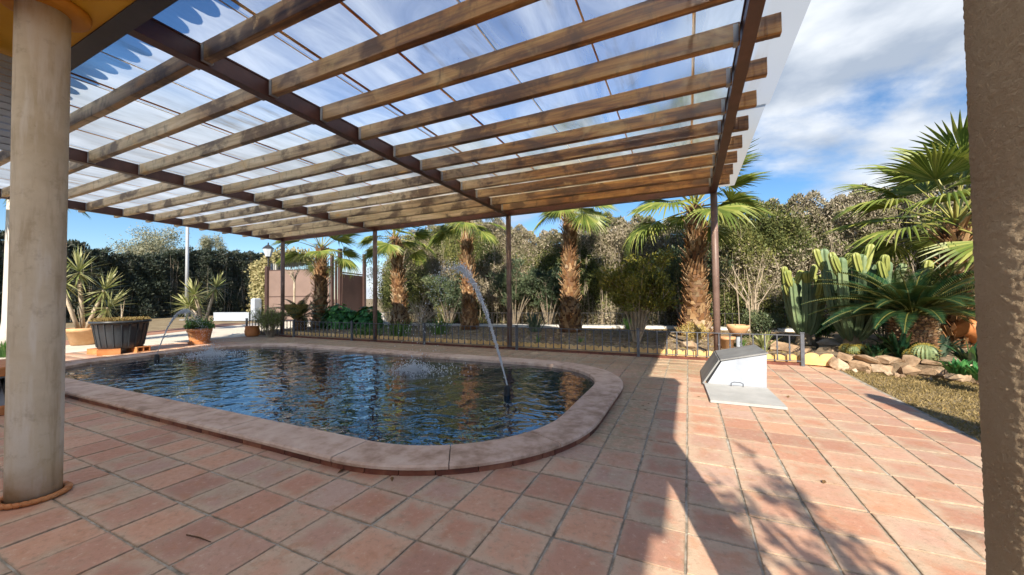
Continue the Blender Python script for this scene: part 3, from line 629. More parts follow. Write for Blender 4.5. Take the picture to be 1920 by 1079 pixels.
# ================================================================== HOUSE with porch
SOF = 3.08
house = thing('house', 'cream house with ochre porch soffit and dark fascia beam on round columns', 'house', (0,0,0))
HX0, HX1 = -10.0, 1.16
HXS = -0.9      # the plastered eave band ends here; added unseen opal sheets let light onto the near floor
g = Geo(); g.box(((HX0+HXS)/2, .69, SOF+0.06), (HXS-HX0, .79, 0.12)); g.obj('soffit', M_OCHRE, house)
for k in range(12):
    xa = HX0+k*(HX1-HX0)/12-.01; xb = HX0+(k+1)*(HX1-HX0)/12+.01; yb = 1.22 if xa > HXS-.3 else .26; V = [(xa,-5.5,SOF+.21),(xb,-5.5,SOF+.21),(xb,yb,SOF+.19),(xa,yb,SOF+.19)]; V = [(v_[0], v_[1], v_[2]+.002*(k % 2)) for v_ in V]
    Geo().add(V, [(0,1,2,3)]).obj('added_light_sheet', M_OPAL, house)  # translucent cover added out of view to brighten the floor below
for yy in (-2.0, -0.6): Geo().box(((HX0+HX1)/2, yy, SOF+.11), (HX1-HX0-.9, .07, .14)).obj('porch_rafter', M_WOOD, house)
Geo().box((HX1-.03, -.69, SOF+.11), (.06, 3.5, .145)).obj('porch_end_board', M_FASCIA, house)
g = Geo(); g.box(((HX0+HX1)/2, 1.14, SOF+0.075), (HX1-HX0, 0.11, 0.17)); g.obj('fascia_beam', M_FASCIA, house)
g = Geo(); g.box(((HX0+HXS)/2, .72, SOF+0.20), (HXS-HX0, .9, 0.14)); g.obj('roof', M_TERRAP, house)
# barrel-tile eave above: its scalloped edge throws the tongue-shaped shadows on the roof sheets
g = Geo(); g.box(((HX0+HXS)/2, .50, SOF+.36), (HXS-HX0, .9, .18)); g.obj('eave_wall', M_HOUSE, house)
g = Geo(); bt_ = []
for i in range(9):
    a = math.pi*i/8; bt_.append((math.cos(a), math.sin(a)))
V = []; F = []
for (yy, zz, rr) in ((1.22, 3.555, .102), (.55, 3.72, .094), (-.15, 3.89, .086)):
    V += [(c_*rr, yy, zz+s_*rr) for c_, s_ in bt_]+[(c_*(rr-.014), yy, zz+s_*(rr-.014)) for c_, s_ in bt_]
for l in range(2):
    for i in range(8): F += [(l*18+i, l*18+18+i, l*18+19+i, l*18+1+i), (l*18+10+i, l*18+28+i, l*18+27+i, l*18+9+i)]
F += [(i, i+1, i+10, i+9) for i in range(8)]
rtm = Geo().add(V, F).mesh('roof_tile', M_TERRA); rk_ = random.Random(2)
k = 0
while HX0+.1+k*.212 < HXS:
    link('roof_tile', rtm, house, (HX0+.1+k*.212, rk_.uniform(-.02,.02), 0)); k += 1
g = Geo(); g.add([(HX0,1.0,3.56),(HXS,1.0,3.56),(HXS,-.16,3.86),(HX0,-.16,3.86)], [(0,1,2,3)]); g.obj('tile_underlay', M_TERRA, house)
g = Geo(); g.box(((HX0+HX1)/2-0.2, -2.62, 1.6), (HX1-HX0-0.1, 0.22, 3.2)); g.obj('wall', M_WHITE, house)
CR = 0.1135
def column(x, y, mat_, ring=True):
    g = Geo(); zs = np.linspace(0.0, SOF-0.03, 14)
    if ring:
        g.lathe([(CR*(1.0+0.01*math.sin(z*3)), z) for z in zs], 40); g.obj('column', mat_, house, True, (x, y, 0))
    else:
        # roughcast: thrown grit standing proud of the round shaft
        na, nz_ = 230, 980; gq = np.random.default_rng(17); h_ = gq.normal(size=(nz_, na))
        h_ = h_*.75+.6*(h_+np.roll(h_, 1, 0)+np.roll(h_, 1, 1)+np.roll(h_, -1, 0)+np.roll(h_, -1, 1))/2.2
        h_ = np.clip(h_, -1.2, 2.2); A = np.arange(na)*2*np.pi/na; Z = np.linspace(0, SOF-.03, nz_)
        rr = CR-.001+.0006*h_; V = np.stack([rr*np.cos(A)[None], rr*np.sin(A)[None], np.repeat(Z[:, None], na, 1)], -1).reshape(-1, 3)
        i_, j_ = np.meshgrid(np.arange(nz_-1), np.arange(na), indexing='ij'); k_ = (j_+1) % na
        Q = np.stack([i_*na+j_, i_*na+k_, (i_+1)*na+k_, (i_+1)*na+j_], -1).reshape(-1, 4); me = np_mesh('column', V, Q, mat_); me.polygons.foreach_set('use_smooth', np.ones(len(Q), bool)); link('column', me, house, (x, y, 0))
    g = Geo(); g.lathe([(CR-0.01, SOF-0.05), (CR+0.06, SOF-0.048), (CR+0.085, SOF-0.04), (CR+0.092, SOF-0.02), (CR+0.092, SOF-0.0015)], 40, (x, y, 0)); g.obj('column_capital', M_ORANGE, house, True)
    if ring:
        for k in range(26):
            a = 2*math.pi*k/26; rr = CR+0.022
            gg = Geo(); c_ = Vector((x+rr*math.cos(a), y+rr*math.sin(a), 0.016)); t_ = Vector((-math.sin(a), math.cos(a), 0.0)); nrm_ = Vector((math.cos(a), math.sin(a), 0))
            d = (t_*0.9+nrm_*0.45).normalized()
            pts = [c_+d*(s_*0.034) for s_ in (-1,-.6,0,.6,1)]; gg.tube(pts, [0.004,0.013,0.018,0.013,0.004], 8)
            gg.obj('base_rope_twist', M_TERRA, house, True)
column(-3.655, 0.85, M_COL); column(0.513, 0.80, M_ROUGH, False)
# white slatted shutter hanging at the end of the porch
sh = thing('roller_shutter', 'white slatted roller shutter under the porch behind the smooth cream column', 'shutter', (-4.62, 0.62, 0))
for k in range(14):
    z = 2.36+k*0.052; g = Geo(); g.box((0, 0, z), (0.02, 0.75, 0.047), None, 0, 0.006); g.obj('slat', M_WHITE, sh)

# ================================================================== PERGOLA
perg = thing('pergola', 'long pergola of brown steel and stained timber rafters under translucent roof sheets', 'pergola', (0,0,0))
PXS = [-11.80, -7.83, -3.72, 0.46]; PYE = 7.75
def zb(y): return 3.20-0.0215*(y-1.25)         # underside of the steel
SH = 0.17
for x in PXS:
    g = Geo(); g.tube([(0,0,-0.02), (0,0,1.5), (0,0,zb(PYE)-0.001)], 0.058, 16); p = g.obj('post', M_POST, perg, True, (x, PYE, 0))
    g = Geo(); g.box((x, PYE, 0.012), (0.2, 0.2, 0.016)); g.obj('post_base_plate', M_POST, perg)
    # steel beam with flanges
    y0, y1 = 1.20, PYE-0.045
    a = (x, y0, zb(y0)+SH/2); b = (x, y1, zb(y1)+SH/2)
    g = Geo(); g.bar(a, b, 0.078, SH-0.02)
    for s_ in (-1, 1): g.bar((a[0], a[1], a[2]+s_*(SH/2-0.006)), (b[0], b[1], b[2]+s_*(SH/2-0.006)), 0.10, 0.012)
    g.obj('cross_beam', M_STEEL, perg)
za = zb(PYE)
for a, b in zip(PXS[:-1], PXS[1:]):
    g = Geo(); g.box(((a+b)/2, PYE, za+0.085), (b-a-0.004, 0.07, 0.148)); 
    for s_ in (-1, 1): g.box(((a+b)/2, PYE-0.002, za+0.085+s_*0.079), (b-a-0.004, 0.086, 0.010))
    g.obj('edge_beam', M_STEEL, perg)
g = Geo(); g.box((PXS[0]-0.0, PYE, za+0.085), (0.11, 0.09, 0.168)); g.obj('beam_end_plate', M_STEEL, perg)
g = Geo(); g.box((PXS[-1], PYE, za+0.085), (0.10, 0.09, 0.168)); g.obj('beam_end_plate', M_STEEL, perg)
RYS = [1.72, 2.28, 2.84, 3.41, 3.98, 4.55, 5.12, 5.68, 6.24, 6.79, 7.32]
RH, RW = 0.152, 0.068; rr_ = random.Random(11)
def rafter_mesh(L, seed):
    q_ = random.Random(seed); gg = Geo(); n_ = 10; V = []; F = []
    for i in range(n_+1):
        x = -L/2+L*i/n_; wob = q_.uniform(-.0025,.0025); sag = -0.010*min(1, L/3)**2*(1-(2*i/n_-1)**2) if L > 1 else 0.0
        for (yy, zz) in ((-RW/2+.005,-RH/2),(RW/2-.005,-RH/2),(RW/2,-RH/2+.006),(RW/2,RH/2),(-RW/2,RH/2),(-RW/2,-RH/2+.006)): V.append((x, yy+wob, zz+sag))
    for i in range(n_):
        for k in range(6): F.append((i*6+k, i*6+6+k, i*6+6+(k+1) % 6, i*6+(k+1) % 6))
    F += [tuple(range(5,-1,-1))[::-1], tuple(n_*6+k for k in range(5,-1,-1))]
    return gg.add(V, [f[::-1] for f in F]).mesh('rafter', M_WOOD)
RM = {}
for bi, (a, b) in enumerate(zip(PXS[:-1], PXS[1:])):
    L = b-a-0.106
    vs = [rafter_mesh(L, bi*9+k) for k in range(3)]
    w1, w2, hh = RW/2+.0015, RW/2+.0055, RH*.4
    prof = [(-w2, hh), (-w2, -RH/2-.006), (w2, -RH/2-.006), (w2, hh), (w1, hh), (w1, -RH/2-.002), (-w1, -RH/2-.002), (-w1, hh)]
    hg = Geo().add([(sx*.017, y_, z_) for sx in (-1, 1) for y_, z_ in prof], [(k_, (k_+1) % 8, 8+(k_+1) % 8, 8+k_) for k_ in range(8)]+[(0,1,6,7),(1,2,5,6),(2,3,4,5),(15,14,9,8),(14,13,10,9),(13,12,11,10)]); hm = hg.mesh('joist_hanger', M_ZINC)
    for k, y in enumerate(RYS):
        yy = y+rr_.uniform(-.02,.02); zc = zb(yy)+SH-RH/2-0.002
        r_o = link('rafter', vs[k % 3], perg, ((a+b)/2, yy, zc), (0.0, 0.0, rr_.uniform(-.002,.002)))
        for s_ in (-1, 1): link('joist_hanger', hm, r_o, (s_*(L/2-0.03), 0, 0))
stub = rafter_mesh(0.16, 77); stubw = rafter_mesh(0.34, 78)
for y in RYS:
    zc = zb(y)+SH-RH/2-0.002
    link('rafter_end', stub, perg, (PXS[-1]+0.052+0.085, y, zc)); link('rafter_end', stubw, perg, (PXS[0]-0.052-0.18, y, zc))
# roof sheets and the joints between them
SX0, SX1 = -12.35, 0.86; npan = 17; pw = (SX1-SX0)/npan
for k in range(npan):
    x0 = SX0+k*pw; last = k == npan-1
    for (ya, yb, dx, dz) in ((0.86, 4.95, 0.0, 0.012), (4.90, 8.06, -0.035 if last else 0.0, 0.004)):
        n_ = 6; V = []; F = []; e0 = x0+0.004; e1 = x0+pw-0.004+dx
        for i in range(n_+1):
            y = ya+(yb-ya)*i/n_
            for (x, dzz) in ((e0, 0), (e1, 0)): V.append((x, y, zb(y)+SH+0.006+dz+dzz))
        for i in range(n_): F.append((i*2, i*2+1, i*2+3, i*2+2))
        Geo().add(V, F).obj('roof_sheet', M_SHEET, perg)
    if k:
        g = Geo(); w_ = rr_.choice([0.010, 0.014, 0.024]); 
        g.bar((x0, 1.22, zb(1.22)+SH+0.0015), (x0, 8.04, zb(8.04)+SH+0.0015), w_, 0.006); g.obj('sheet_joint', M_SEAM, perg)
        if k in (12, 9):
            g = Geo(); g.bar((x0+0.09, 1.22, zb(1.22)+SH+0.0015), (x0+0.09, 8.04, zb(8.04)+SH+0.0015), 0.03, 0.006); g.obj('sheet_joint', M_SEAM, perg)

# ================================================================== FRONT FENCE and edging
FY = 7.66
fence = thing('iron_fence', 'low grey wrought iron fence between the tiled terrace and palm bed', 'fence', (0,0,0))
FP = [-13.55, -11.12, -8.62, -6.08, -3.50, -0.90, 1.69]
pg = Geo(); pg.box((0,0,0.275), (0.05,0.05,0.55), None, 0, 0.004); pg.box((0,0,0.552), (0.062,0.062,0.012)); pm = pg.mesh('fence_post', M_IRON)
bg_ = Geo(); bg_.tube([(0,0,0.075),(0,0,0.50)], 0.011, 6); bg_.box((0,0,0.30),(0.03,0.03,0.024)); bg_.box((0,0,0.105),(0.026,0.026,0.018)); bg_.tube([(0,0,0.47),(0,0,0.50)], [0.009,0.018], 6); bm_ = bg_.mesh('baluster', M_IRON)
for x in FP: link('fence_post', pm, fence, (x, FY, 0))
for a, b in zip(FP[:-1], FP[1:]):
    g = Geo(); g.box(((a+b)/2, FY, 0.505), (b-a-0.05, 0.03, 0.012)); g.obj('top_rail', M_IRON, fence)
    g = Geo(); g.box(((a+b)/2, FY, 0.078), (b-a-0.05, 0.026, 0.012)); g.obj('bottom_rail', M_IRON, fence)
    nb_ = 14
    for k in range(1, nb_+1): link('baluster', bm_, fence, (a+(b-a)*k/(nb_+1), FY, 0.0))
edg = thing('scalloped_edging', 'ochre terracotta scalloped edging behind the low iron fence', 'edging', (0,0,0))
def scallop():
    w = 0.344; pts = [(-w/2, 0.0), (w/2, 0.0)]
    top = []
    for s_ in range(2):
        cx = w/2-w/4-s_*w/2
        for i in range(9):
            a = math.pi*i/8; top.append((cx+math.cos(a)*w/4*0.97, 0.125+0.045*math.sin(a)))
    poly = pts+top; n_ = len(poly)
    V = [(x, -0.02, z) for x, z in poly]+[(x, 0.02, z) for x, z in poly]
    F = [tuple(range(n_)), tuple(range(2*n_-1, n_-1, -1))]+[(i, n_+i, n_+(i+1) % n_, (i+1) % n_) for i in range(n_)]
    return Geo().add(V, F).mesh('edging_tile', M_EDGING)
sm_ = scallop(); x = -11.9; re_ = random.Random(8)
while x < 1.60:
    link('edging_tile', sm_, edg, (x+0.172, 7.775, re_.uniform(-.006,.004)), (re_.uniform(-.05,.05), re_.uniform(-.015,.015), 0)); x += 0.352
g = Geo(); g.box((-5.1, 7.715, 0.02), (13.5, 0.07, 0.055)); g.obj('edging_footing', M_BRICK, edg)
link('edging_tile', sm_, edg, (1.93, 7.72, 0.02), (0,0,-0.2), (1.15,1.2,1.15))

# back kerb and railing
kerb = thing('white_kerb', 'low white kerb behind the row of palms', 'kerb', (0,0,0))
KP = [(-14.5,11.75),(-9.0,11.95),(-5.0,12.55),(-0.8,13.35),(4.2,13.45)]
rail = thing('back_railing', 'thin black railing on the white kerb behind the palms', 'railing', (0,0,0))
b2 = Geo(); b2.tube([(0,0,0.16),(0,0,0.62)], 0.010, 5); b2m = b2.mesh('baluster', M_IRONB)
for (a, b) in zip(KP[:-1], KP[1:]):
    a = Vector((a[0], a[1], 0)); b = Vector((b[0], b[1], 0)); L = (b-a).length
    Geo().bar(a+Vector((0,0,0.09)), b+Vector((0,0,0.09)), 0.45, 0.16).obj('kerb_length', M_KERB, kerb)
    for z in (0.2, 0.6): Geo().bar(a+Vector((0,0,z)), b+Vector((0,0,z)), 0.025, 0.014).obj('rail', M_IRONB, rail)
    k = int(L/0.19)
    for i in range(k): 
        p = a+(b-a)*((i+0.5)/k); link('baluster', b2m, rail, (p.x, p.y, 0))

# ================================================================== PALMS
def fan_leaf(seed, petiole=0.85, blade=0.82, nseg=26, spread=160, droop=0.5):
    q_ = random.Random(seed); gg = Geo()
    # petiole along +X rising, blade fans out in the XY plane
    pts = [(petiole*t_, 0, 0.10*math.sin(t_*1.5)) for t_ in (0, .25, .5, .75, 1.0)]
    gg.tube(pts, [0.028, 0.022, 0.018, 0.015, 0.012], 5, 1, False, 0, 0.6)
    hx, hz = pts[-1][0]-0.03, pts[-1][2]
    for k in range(nseg):
        t_ = k/(nseg-1)*2-1; a = R(spread)*t_*0.5*1.0+q_.uniform(-.015,.015); 
        ln = blade*(1-0.22*abs(t_)**2)*q_.uniform(.93,1.05); da = R(spread)/(nseg-1)*0.5*1.04
        d = Vector((math.cos(a), math.sin(a), 0)); s_ = Vector((-math.sin(a), math.cos(a), 0))
        prof = [(0.0, 0.004), (0.33, None), (0.58, None), (0.74, 0.6), (0.88, 0.35), (1.0, 0.04)]
        V = []
        cup = 0.16*(abs(t_)**1.5)
        dr = droop*q_.uniform(.6,1.3)
        for u_, w in prof:
            rr = ln*u_; half = math.tan(da)*ln*min(u_, 0.6) if w is None else math.tan(da)*ln*0.6*w
            if u_ == 0: half = 0.004
            z = hz+cup*u_*0.8-dr*ln*max(0, u_-0.5)**1.7*1.6-0.05*u_
            fold = half*0.45
            p = Vector((hx, 0, 0))+d*rr
            V += [(p-s_*half+Vector((0,0,z-fold))), (p+Vector((0,0,z+fold))), (p+s_*half+Vector((0,0,z-fold)))]
        F = []
        for i in range(len(prof)-1):
            F += [(i*3, i*3+3, i*3+4, i*3+1), (i*3+1, i*3+4, i*3+5, i*3+2)]
        gg.add(V, F, 0)
    return gg.mesh('frond', [L_PALM, M_PETI])
FANS = [fan_leaf(i, 0.8+0.1*(i % 3), 0.80+0.06*(i % 2), 28, 165, 0.35+0.25*(i % 3)) for i in range(5)]
def palm(label, x, y, z0, h, r0, r1, nfr=22, fs=1.0, lean=(0,0), seed=0, elmin=-35, elmax=75, boots=True, mat_core=None, az=None, group='fan palms in the garden bed'):
    q_ = random.Random(seed)
    t = thing('fan_palm', label, 'palm tree', (x, y, z0), 0.0, group)
    def ax(u_): return Vector((lean[0]*u_**1.3, lean[1]*u_**1.3, h*u_))
    def rad(u_): return (r0+(r1-r0)*u_**0.8)*(1+0.22*max(0, 0.14-u_)/0.14)
    g = Geo(); us = np.linspace(0, 1.02, 22); g.tube([ax(u_) for u_ in us], [rad(u_)*(0.9 if boots else 1.0) for u_ in us], 18); g.obj('trunk', mat_core or M_TRUNK, t, True)
    if boots:
        gg = Geo(); nrow = int(h/0.082); per = 11
        for i in range(nrow):
            u_ = (i+0.3)/nrow; c_ = ax(u_); rr = rad(u_)*0.9
            for k in range(per):
                a = 2*math.pi*(k+0.381*i+q_.uniform(-.3,.3))/per; d = Vector((math.cos(a), math.sin(a), 0)); s_ = Vector((-math.sin(a), math.cos(a), 0))
                w = rr*0.27*q_.uniform(.55,1.25); ln = 0.145*q_.uniform(.5,1.55)*(1.15 if u_ > .5 else 0.95); outw = q_.uniform(.1,.95)*(0.7 if u_ < .2 else 1.0)
                p0 = c_+d*(rr*0.96)+Vector((0,0,q_.uniform(-.03,.03))); tip = p0+d*(ln*outw)+Vector((0,0,ln))+s_*q_.uniform(-.06,.06); th = 0.02
                V = [p0-s_*w, p0+s_*w, p0+s_*w*0.9+d*th+Vector((0,0,0.02)), p0-s_*w*0.9+d*th+Vector((0,0,0.02)), tip-s_*w*0.42, tip+s_*w*0.42, tip+s_*w*0.36+d*0.018, tip-s_*w*0.36+d*0.018]
                gg.add(V, [(3,2,6,7),(1,0,4,5),(0,3,7,4),(2,1,5,6),(4,7,6,5)])
        tag(gg.obj('leaf_bases', M_BOOT, t), kind='stuff')
    top = ax(1.0)
    # emerging spear leaves and fronds
    ga = 2.39996
    for k in range(nfr):
        u_ = k/(nfr-1); el = R(elmax+(elmin-elmax)*u_**0.85+q_.uniform(-6,6)); a = (k*ga+seed) if az is None else az[k % len(az)]+q_.uniform(-.2,.2)
        m = Matrix.Rotation(a, 4, 'Z') @ Matrix.Rotation(-el, 4, 'Y') @ Matrix.Rotation(q_.uniform(-.35,.35), 4, 'X')
        o = link('frond', FANS[q_.randrange(5)], t); o.matrix_local = Matrix.Translation(top+Vector((0,0,0.10*(1-u_)-0.02))) @ m @ Matrix.Scale(fs*q_.uniform(.9,1.1), 4)
    return t
palm('short fan palm with brown trunk in front of the wide brown gate', -12.75, 9.85, BED_Z, 2.95, 0.30, 0.17, 20, 1.0, (0.05, 0), 1)
palm('fan palm beside the low bush with broad green leaves', -10.25, 11.45, BED_Z, 3.45, 0.30, 0.15, 20, 1.0, (-0.25, 0.0), 2)
palm('slim leaning fan palm behind the tall water jet', -6.75, 10.95, BED_Z, 3.65, 0.27, 0.14, 18, 1.0, (-0.2, 0.1), 3)
palm('straight fan palm beside a grey green aloe clump', -3.30, 11.2, BED_Z, 3.95, 0.31, 0.16, 20, 1.0, (0.02, 0), 4)
palm('stout fan palm beside the pergola corner post, pale scaly trunk base', 0.16, 11.3, BED_Z, 3.45, 0.40, 0.17, 24, 1.25, (0.05, 0), 5, -28, 70)
palm('bushy fan palm towering behind the large dark cycad', 4.55, 9.9, 0.17, 2.25, 0.20, 0.17, 24, 1.2, (0.02, 0), 6, -22, 78)
palm('pale smooth palm trunk beyond the driveway by the dark hedge', -17.6, 3.65, 0, 4.6, 0.22, 0.16, 16, 1.1, (0.0, 0.0), 9, -30, 60, False, M_PALEBARK)

# ================================================================== CYCADS
def cycad_leaf(seed, L=1.35, npair=44, wl=0.20):
    q_ = random.Random(seed); gg = Geo(); n_ = 12
    def P(u_): return Vector((L*u_*(1-0.06*u_), 0, 0.34*L*u_-0.42*L*u_**2.2))
    gg.tube([P(i/n_) for i in range(n_+1)], [0.013*(1-0.75*i/n_)+0.002 for i in range(n_+1)], 5, 1, False)
    for i in range(npair):
        u_ = 0.14+0.86*i/(npair-1); p = P(u_); t_ = (P(min(1, u_+.01))-P(u_-.01)).normalized()
        ln = wl*math.sin(math.pi*min(0.97, 0.16+0.84*u_)**1.1)*q_.uniform(.92,1.05)+0.02
        for s_ in (-1, 1):
            d = (Vector((0, s_, 0))*0.86+t_*0.5+Vector((0,0,0.30))).normalized(); w = 0.011
            tip = p+d*ln+Vector((0,0,-0.02)); m_ = p+d*ln*0.5
            gg.add([p-t_*w*0.6, m_-t_*w, tip, m_+t_*w, p+t_*w*0.6], [(0,1,2,3,4)] if s_ < 0 else [(4,3,2,1,0)], 0)
    return gg.mesh('frond', [L_CYCAD, M_RACHIS])
CY = [cycad_leaf(i, 1.35+0.1*i, 46, 0.19) for i in range(3)]
def cycad(label, x, y, z0, h, r_, n, s, seed, el0=12, el1=82):
    q_ = random.Random(seed); t = thing('cycad', label, 'cycad', (x, y, z0), 0, 'cycads in the beds')
    g = Geo(); g.tube([(0,0,-0.05),(0,0,h*0.4),(0,0,h*0.85),(0,0,h+0.03)], [r_*1.02, r_*1.05, r_*0.95, r_*0.5], 18); g.obj('trunk', M_TRUNK, t, True)
    gg = Geo(); nrow = max(3, int(h/0.05))
    for i in range(nrow):
        for k in range(20):
            a = 2*math.pi*(k+0.5*(i % 2)+q_.uniform(-.2,.2))/20; z = h*(i+.3)/nrow; d = Vector((math.cos(a), math.sin(a), 0)); s_ = Vector((-math.sin(a), math.cos(a), 0))
            p = d*r_*0.96+Vector((0,0,z)); w = r_*0.13; tip = p+d*0.06*q_.uniform(.6,1.5)+Vector((0,0,0.05*q_.uniform(.4,1.2)))
            gg.add([p-s_*w, p+s_*w, p+Vector((0,0,0.045)), tip], [(0,1,3),(1,2,3),(2,0,3)])
    tag(gg.obj('leaf_bases', M_BOOT, t), kind='stuff')
    for k in range(n):
        u_ = k/(n-1); el = R(el1+(el0-el1)*u_**0.7+q_.uniform(-5,5)); a = k*2.39996+q_.uniform(-.1,.1)
        m = Matrix.Rotation(a, 4, 'Z') @ Matrix.Rotation(-el+R(18), 4, 'Y') @ Matrix.Rotation(q_.uniform(-.15,.15), 4, 'X')
        o = link('frond', CY[q_.randrange(3)], t); o.matrix_local = Matrix.Translation(Vector((0,0,h+0.02))) @ m @ Matrix.Translation(Vector((0.05,0,0))) @ Matrix.Scale(s*q_.uniform(.9,1.08), 4)
    return t
cycad('large dark green cycad on a thick brown trunk behind the stone wall', 3.36, 8.45, 0.17, 0.62, 0.27, 64, 0.98, 21, 12, 62)
cycad('small dark cycad behind the clipped inverted cone topiary', -12.35, 8.75, BED_Z, 0.42, 0.2, 30, 0.72, 22, 10, 75)

# ================================================================== HEDGES
def interp_top(knots, s): return np.interp(s, [k[0] for k in knots], [k[1] for k in knots])
def wobble(x, z, seed): return 0.22*np.sin(x*1.7+seed)+0.16*np.sin(x*3.9+z*1.3+seed*2)+0.10*np.sin(z*4.1+x*0.7+seed*3)+0.08*np.sin(x*9.3+z*5.0)
def hedge(name, label, cat, a, b, knots, depth, dens, leaf, mats, split, seed, stems=True, group=None, bare=0.0, stemn=11):
    """a..b: front line on the ground (facing -Y side of the line), knots: height along 0..1"""
    gq = np.random.default_rng(seed); a = np.array(a, float); b = np.array(b, float); L = np.linalg.norm(b-a); t_ = (b-a)/L; nf = np.array([t_[1], -t_[0]])
    th = thing(name, label, cat, (0,0,0), 0, group)
    # inner mass of twigs
    n_ = max(6, int(L*1.6)); mz = 7; V = []; F = []
    for side in (0, 1):
        for i in range(n_+1):
            s = i/n_; top = interp_top(knots, s)-0.28
            for j in range(mz+1):
                z = top*j/mz; off = wobble(s*L, z, seed)
                dep_ = (0.42-off*0.7 if side == 0 else depth-0.15)
                if side == 0 and j == mz: dep_ += 0.3
                p = a+t_*s*L-nf*dep_; V.append((p[0], p[1], z))
    w = mz+1; m_ = (n_+1)*w
    for i in range(n_):
        for j in range(mz):
            F.append((i*w+j, (i+1)*w+j, (i+1)*w+j+1, i*w+j+1)); F.append((m_+(i+1)*w+j, m_+i*w+j, m_+i*w+j+1, m_+(i+1)*w+j+1))
        F.append((i*w+mz, (i+1)*w+mz, m_+(i+1)*w+mz, m_+i*w+mz))
    for i in (0, n_):
        for j in range(mz): F.append((i*w+j, i*w+j+1, m_+i*w+j+1, m_+i*w+j))
    Geo().add(V, F).obj('branch_core', M_CORE, th)
    # foliage shell
    hm = max(k[1] for k in knots); N0 = int(L*hm*dens)
    s = gq.uniform(0, 1, N0); z = gq.uniform(0, 1, N0)**0.95; top = interp_top(knots, s)+0.14*np.sin(s*L*5.1+seed)+0.10*np.sin(s*L*11.7); z = z*top
    keep = np.ones(N0, bool)
    if bare > 0:
        zr = z/top; clump = 0.5+0.5*np.sin(s*L*2.3+seed)*np.sin(s*L*0.9+2)
        keep = gq.uniform(0, 1, N0) > bare*np.clip(1.15-zr*1.5, 0, 1)*(0.55+0.6*clump)
    s, z, top = s[keep], z[keep], top[keep]; n1 = len(s)
    off = wobble(s*L, z, seed); inset = gq.exponential(0.11, n1); shoulder = np.clip((z/top-0.86)/0.14, 0, 1)**2*0.65
    p2 = a[None]+t_[None]*(s*L)[:, None]+nf[None]*(off*0.8-inset-shoulder)[:, None]
    P = np.column_stack([p2, z+gq.normal(0, 0.03, n1)])
    # top cap
    nt = int(L*depth*dens*0.7); s2 = gq.uniform(0, 1, nt); dd = gq.uniform(0.05, depth, nt)
    top2 = interp_top(knots, s2)+0.14*np.sin(s2*L*5.1+seed)+0.10*np.sin(s2*L*11.7)+0.10*np.sin(dd*4)
    P2 = np.column_stack([a[None]+t_[None]*(s2*L)[:, None]-nf[None]*dd[:, None], top2-gq.exponential(0.09, nt)+0.05])
    P = np.concatenate([P, P2]); n1 = len(P)
    D = gq.normal(size=(n1, 3))*0.7+np.array([nf[0]*0.35, nf[1]*0.35, 0.75])
    Ls = gq.uniform(0.6, 1.5, n1)*leaf; Ws = Ls*gq.uniform(0.22, 0.5, n1)
    V, Q = leaf_arrays(P, D, Ls, Ws, gq)
    pat = np.sin(P[:, 0]*1.1+seed)+np.sin(P[:, 2]*2.0+P[:, 0]*0.6)+gq.normal(0, 0.5, n1)
    mi = (pat > split).astype(np.int32) if len(mats) > 1 else None
    tag(link('foliage', np_mesh('foliage', V, Q, mats, mi), th), kind='stuff')
    if stems:
        ns = int(L*stemn); gg = Geo(); qs = random.Random(seed)
        for k in range(ns):
            s_ = qs.random(); p = a+t_*s_*L+nf*(float(wobble(np.array(s_*L), np.array(1.0), seed))*0.6+qs.uniform(-.2,.12)); h_ = interp_top(knots, s_)*qs.uniform(.35,1.04)
            z0 = qs.uniform(0, 1.4) if qs.random() < .5 else 0; h_ = max(h_, z0+0.6)
            dx = qs.uniform(-.4,.4); dy = qs.uniform(-.1,.1); r0 = qs.uniform(.005,.014); pts = []
            for i in range(6): u_ = i/5; pts.append((p[0]+dx*u_**1.4+qs.gauss(0,.035), p[1]+dy*2*u_+qs.gauss(0,.02), z0+(h_-z0)*u_))
            gg.tube(pts, [r0*(1-.75*i/5) for i in range(6)], 4, 0, False)
            for j in range(3):
                b_ = Vector(pts[qs.randrange(2,5)]); e_ = b_+Vector((qs.gauss(0,.16), qs.gauss(0,.08), qs.uniform(.15,.5))); gg.tube([b_, (b_+e_)/2+Vector((qs.gauss(0,.02),0,0)), e_], [.004,.003,.002], 3, 0, False)
        tag(gg.obj('stems', M_TWIG, th), kind='stuff')
    return th
hedge('tall_hedge', 'tall dry grey brown hedge behind the row of palms', 'hedge', (-14.2, 14.6), (6.2, 14.2),
      [(0, 3.4), (.05, 4.1), (.16, 4.5), (.28, 4.5), (.35, 4.15), (.41, 3.65), (.46, 3.65), (.52, 4.05), (.58, 4.05), (.66, 3.75), (.71, 3.6), (.79, 3.9), (.83, 4.1), (.92, 4.0), (.95, 4.15), (1, 4.1)], 1.6, 2600, 0.085, [L_HEDGE, L_HEDGEG], 0.35, 31, bare=0.5)
hedge('side_hedge', 'shaded brown green hedge behind the bushy palm and cycad', 'hedge', (5.6, 14.3), (9.6, 8.0),
      [(0, 4.1), (.4, 3.9), (.7, 3.7), (1, 3.6)], 1.5, 1900, 0.085, [L_HEDGE, L_HEDGEG], 0.3, 32, bare=0.2)
hedge('clipped_dark_hedge', 'dark clipped hedge in shade with a dipped top beyond the driveway', 'hedge', (-31.6, 2.0), (-35.3, 23.2),
      [(0, 4.7), (.22, 4.75), (.32, 4.6), (.40, 4.15), (.46, 4.0), (.53, 4.15), (.61, 4.75), (.75, 5.0), (1, 5.2)], 1.5, 620, 0.17, [L_HEDGED], 0, 33, True, None, 0.1, 5)
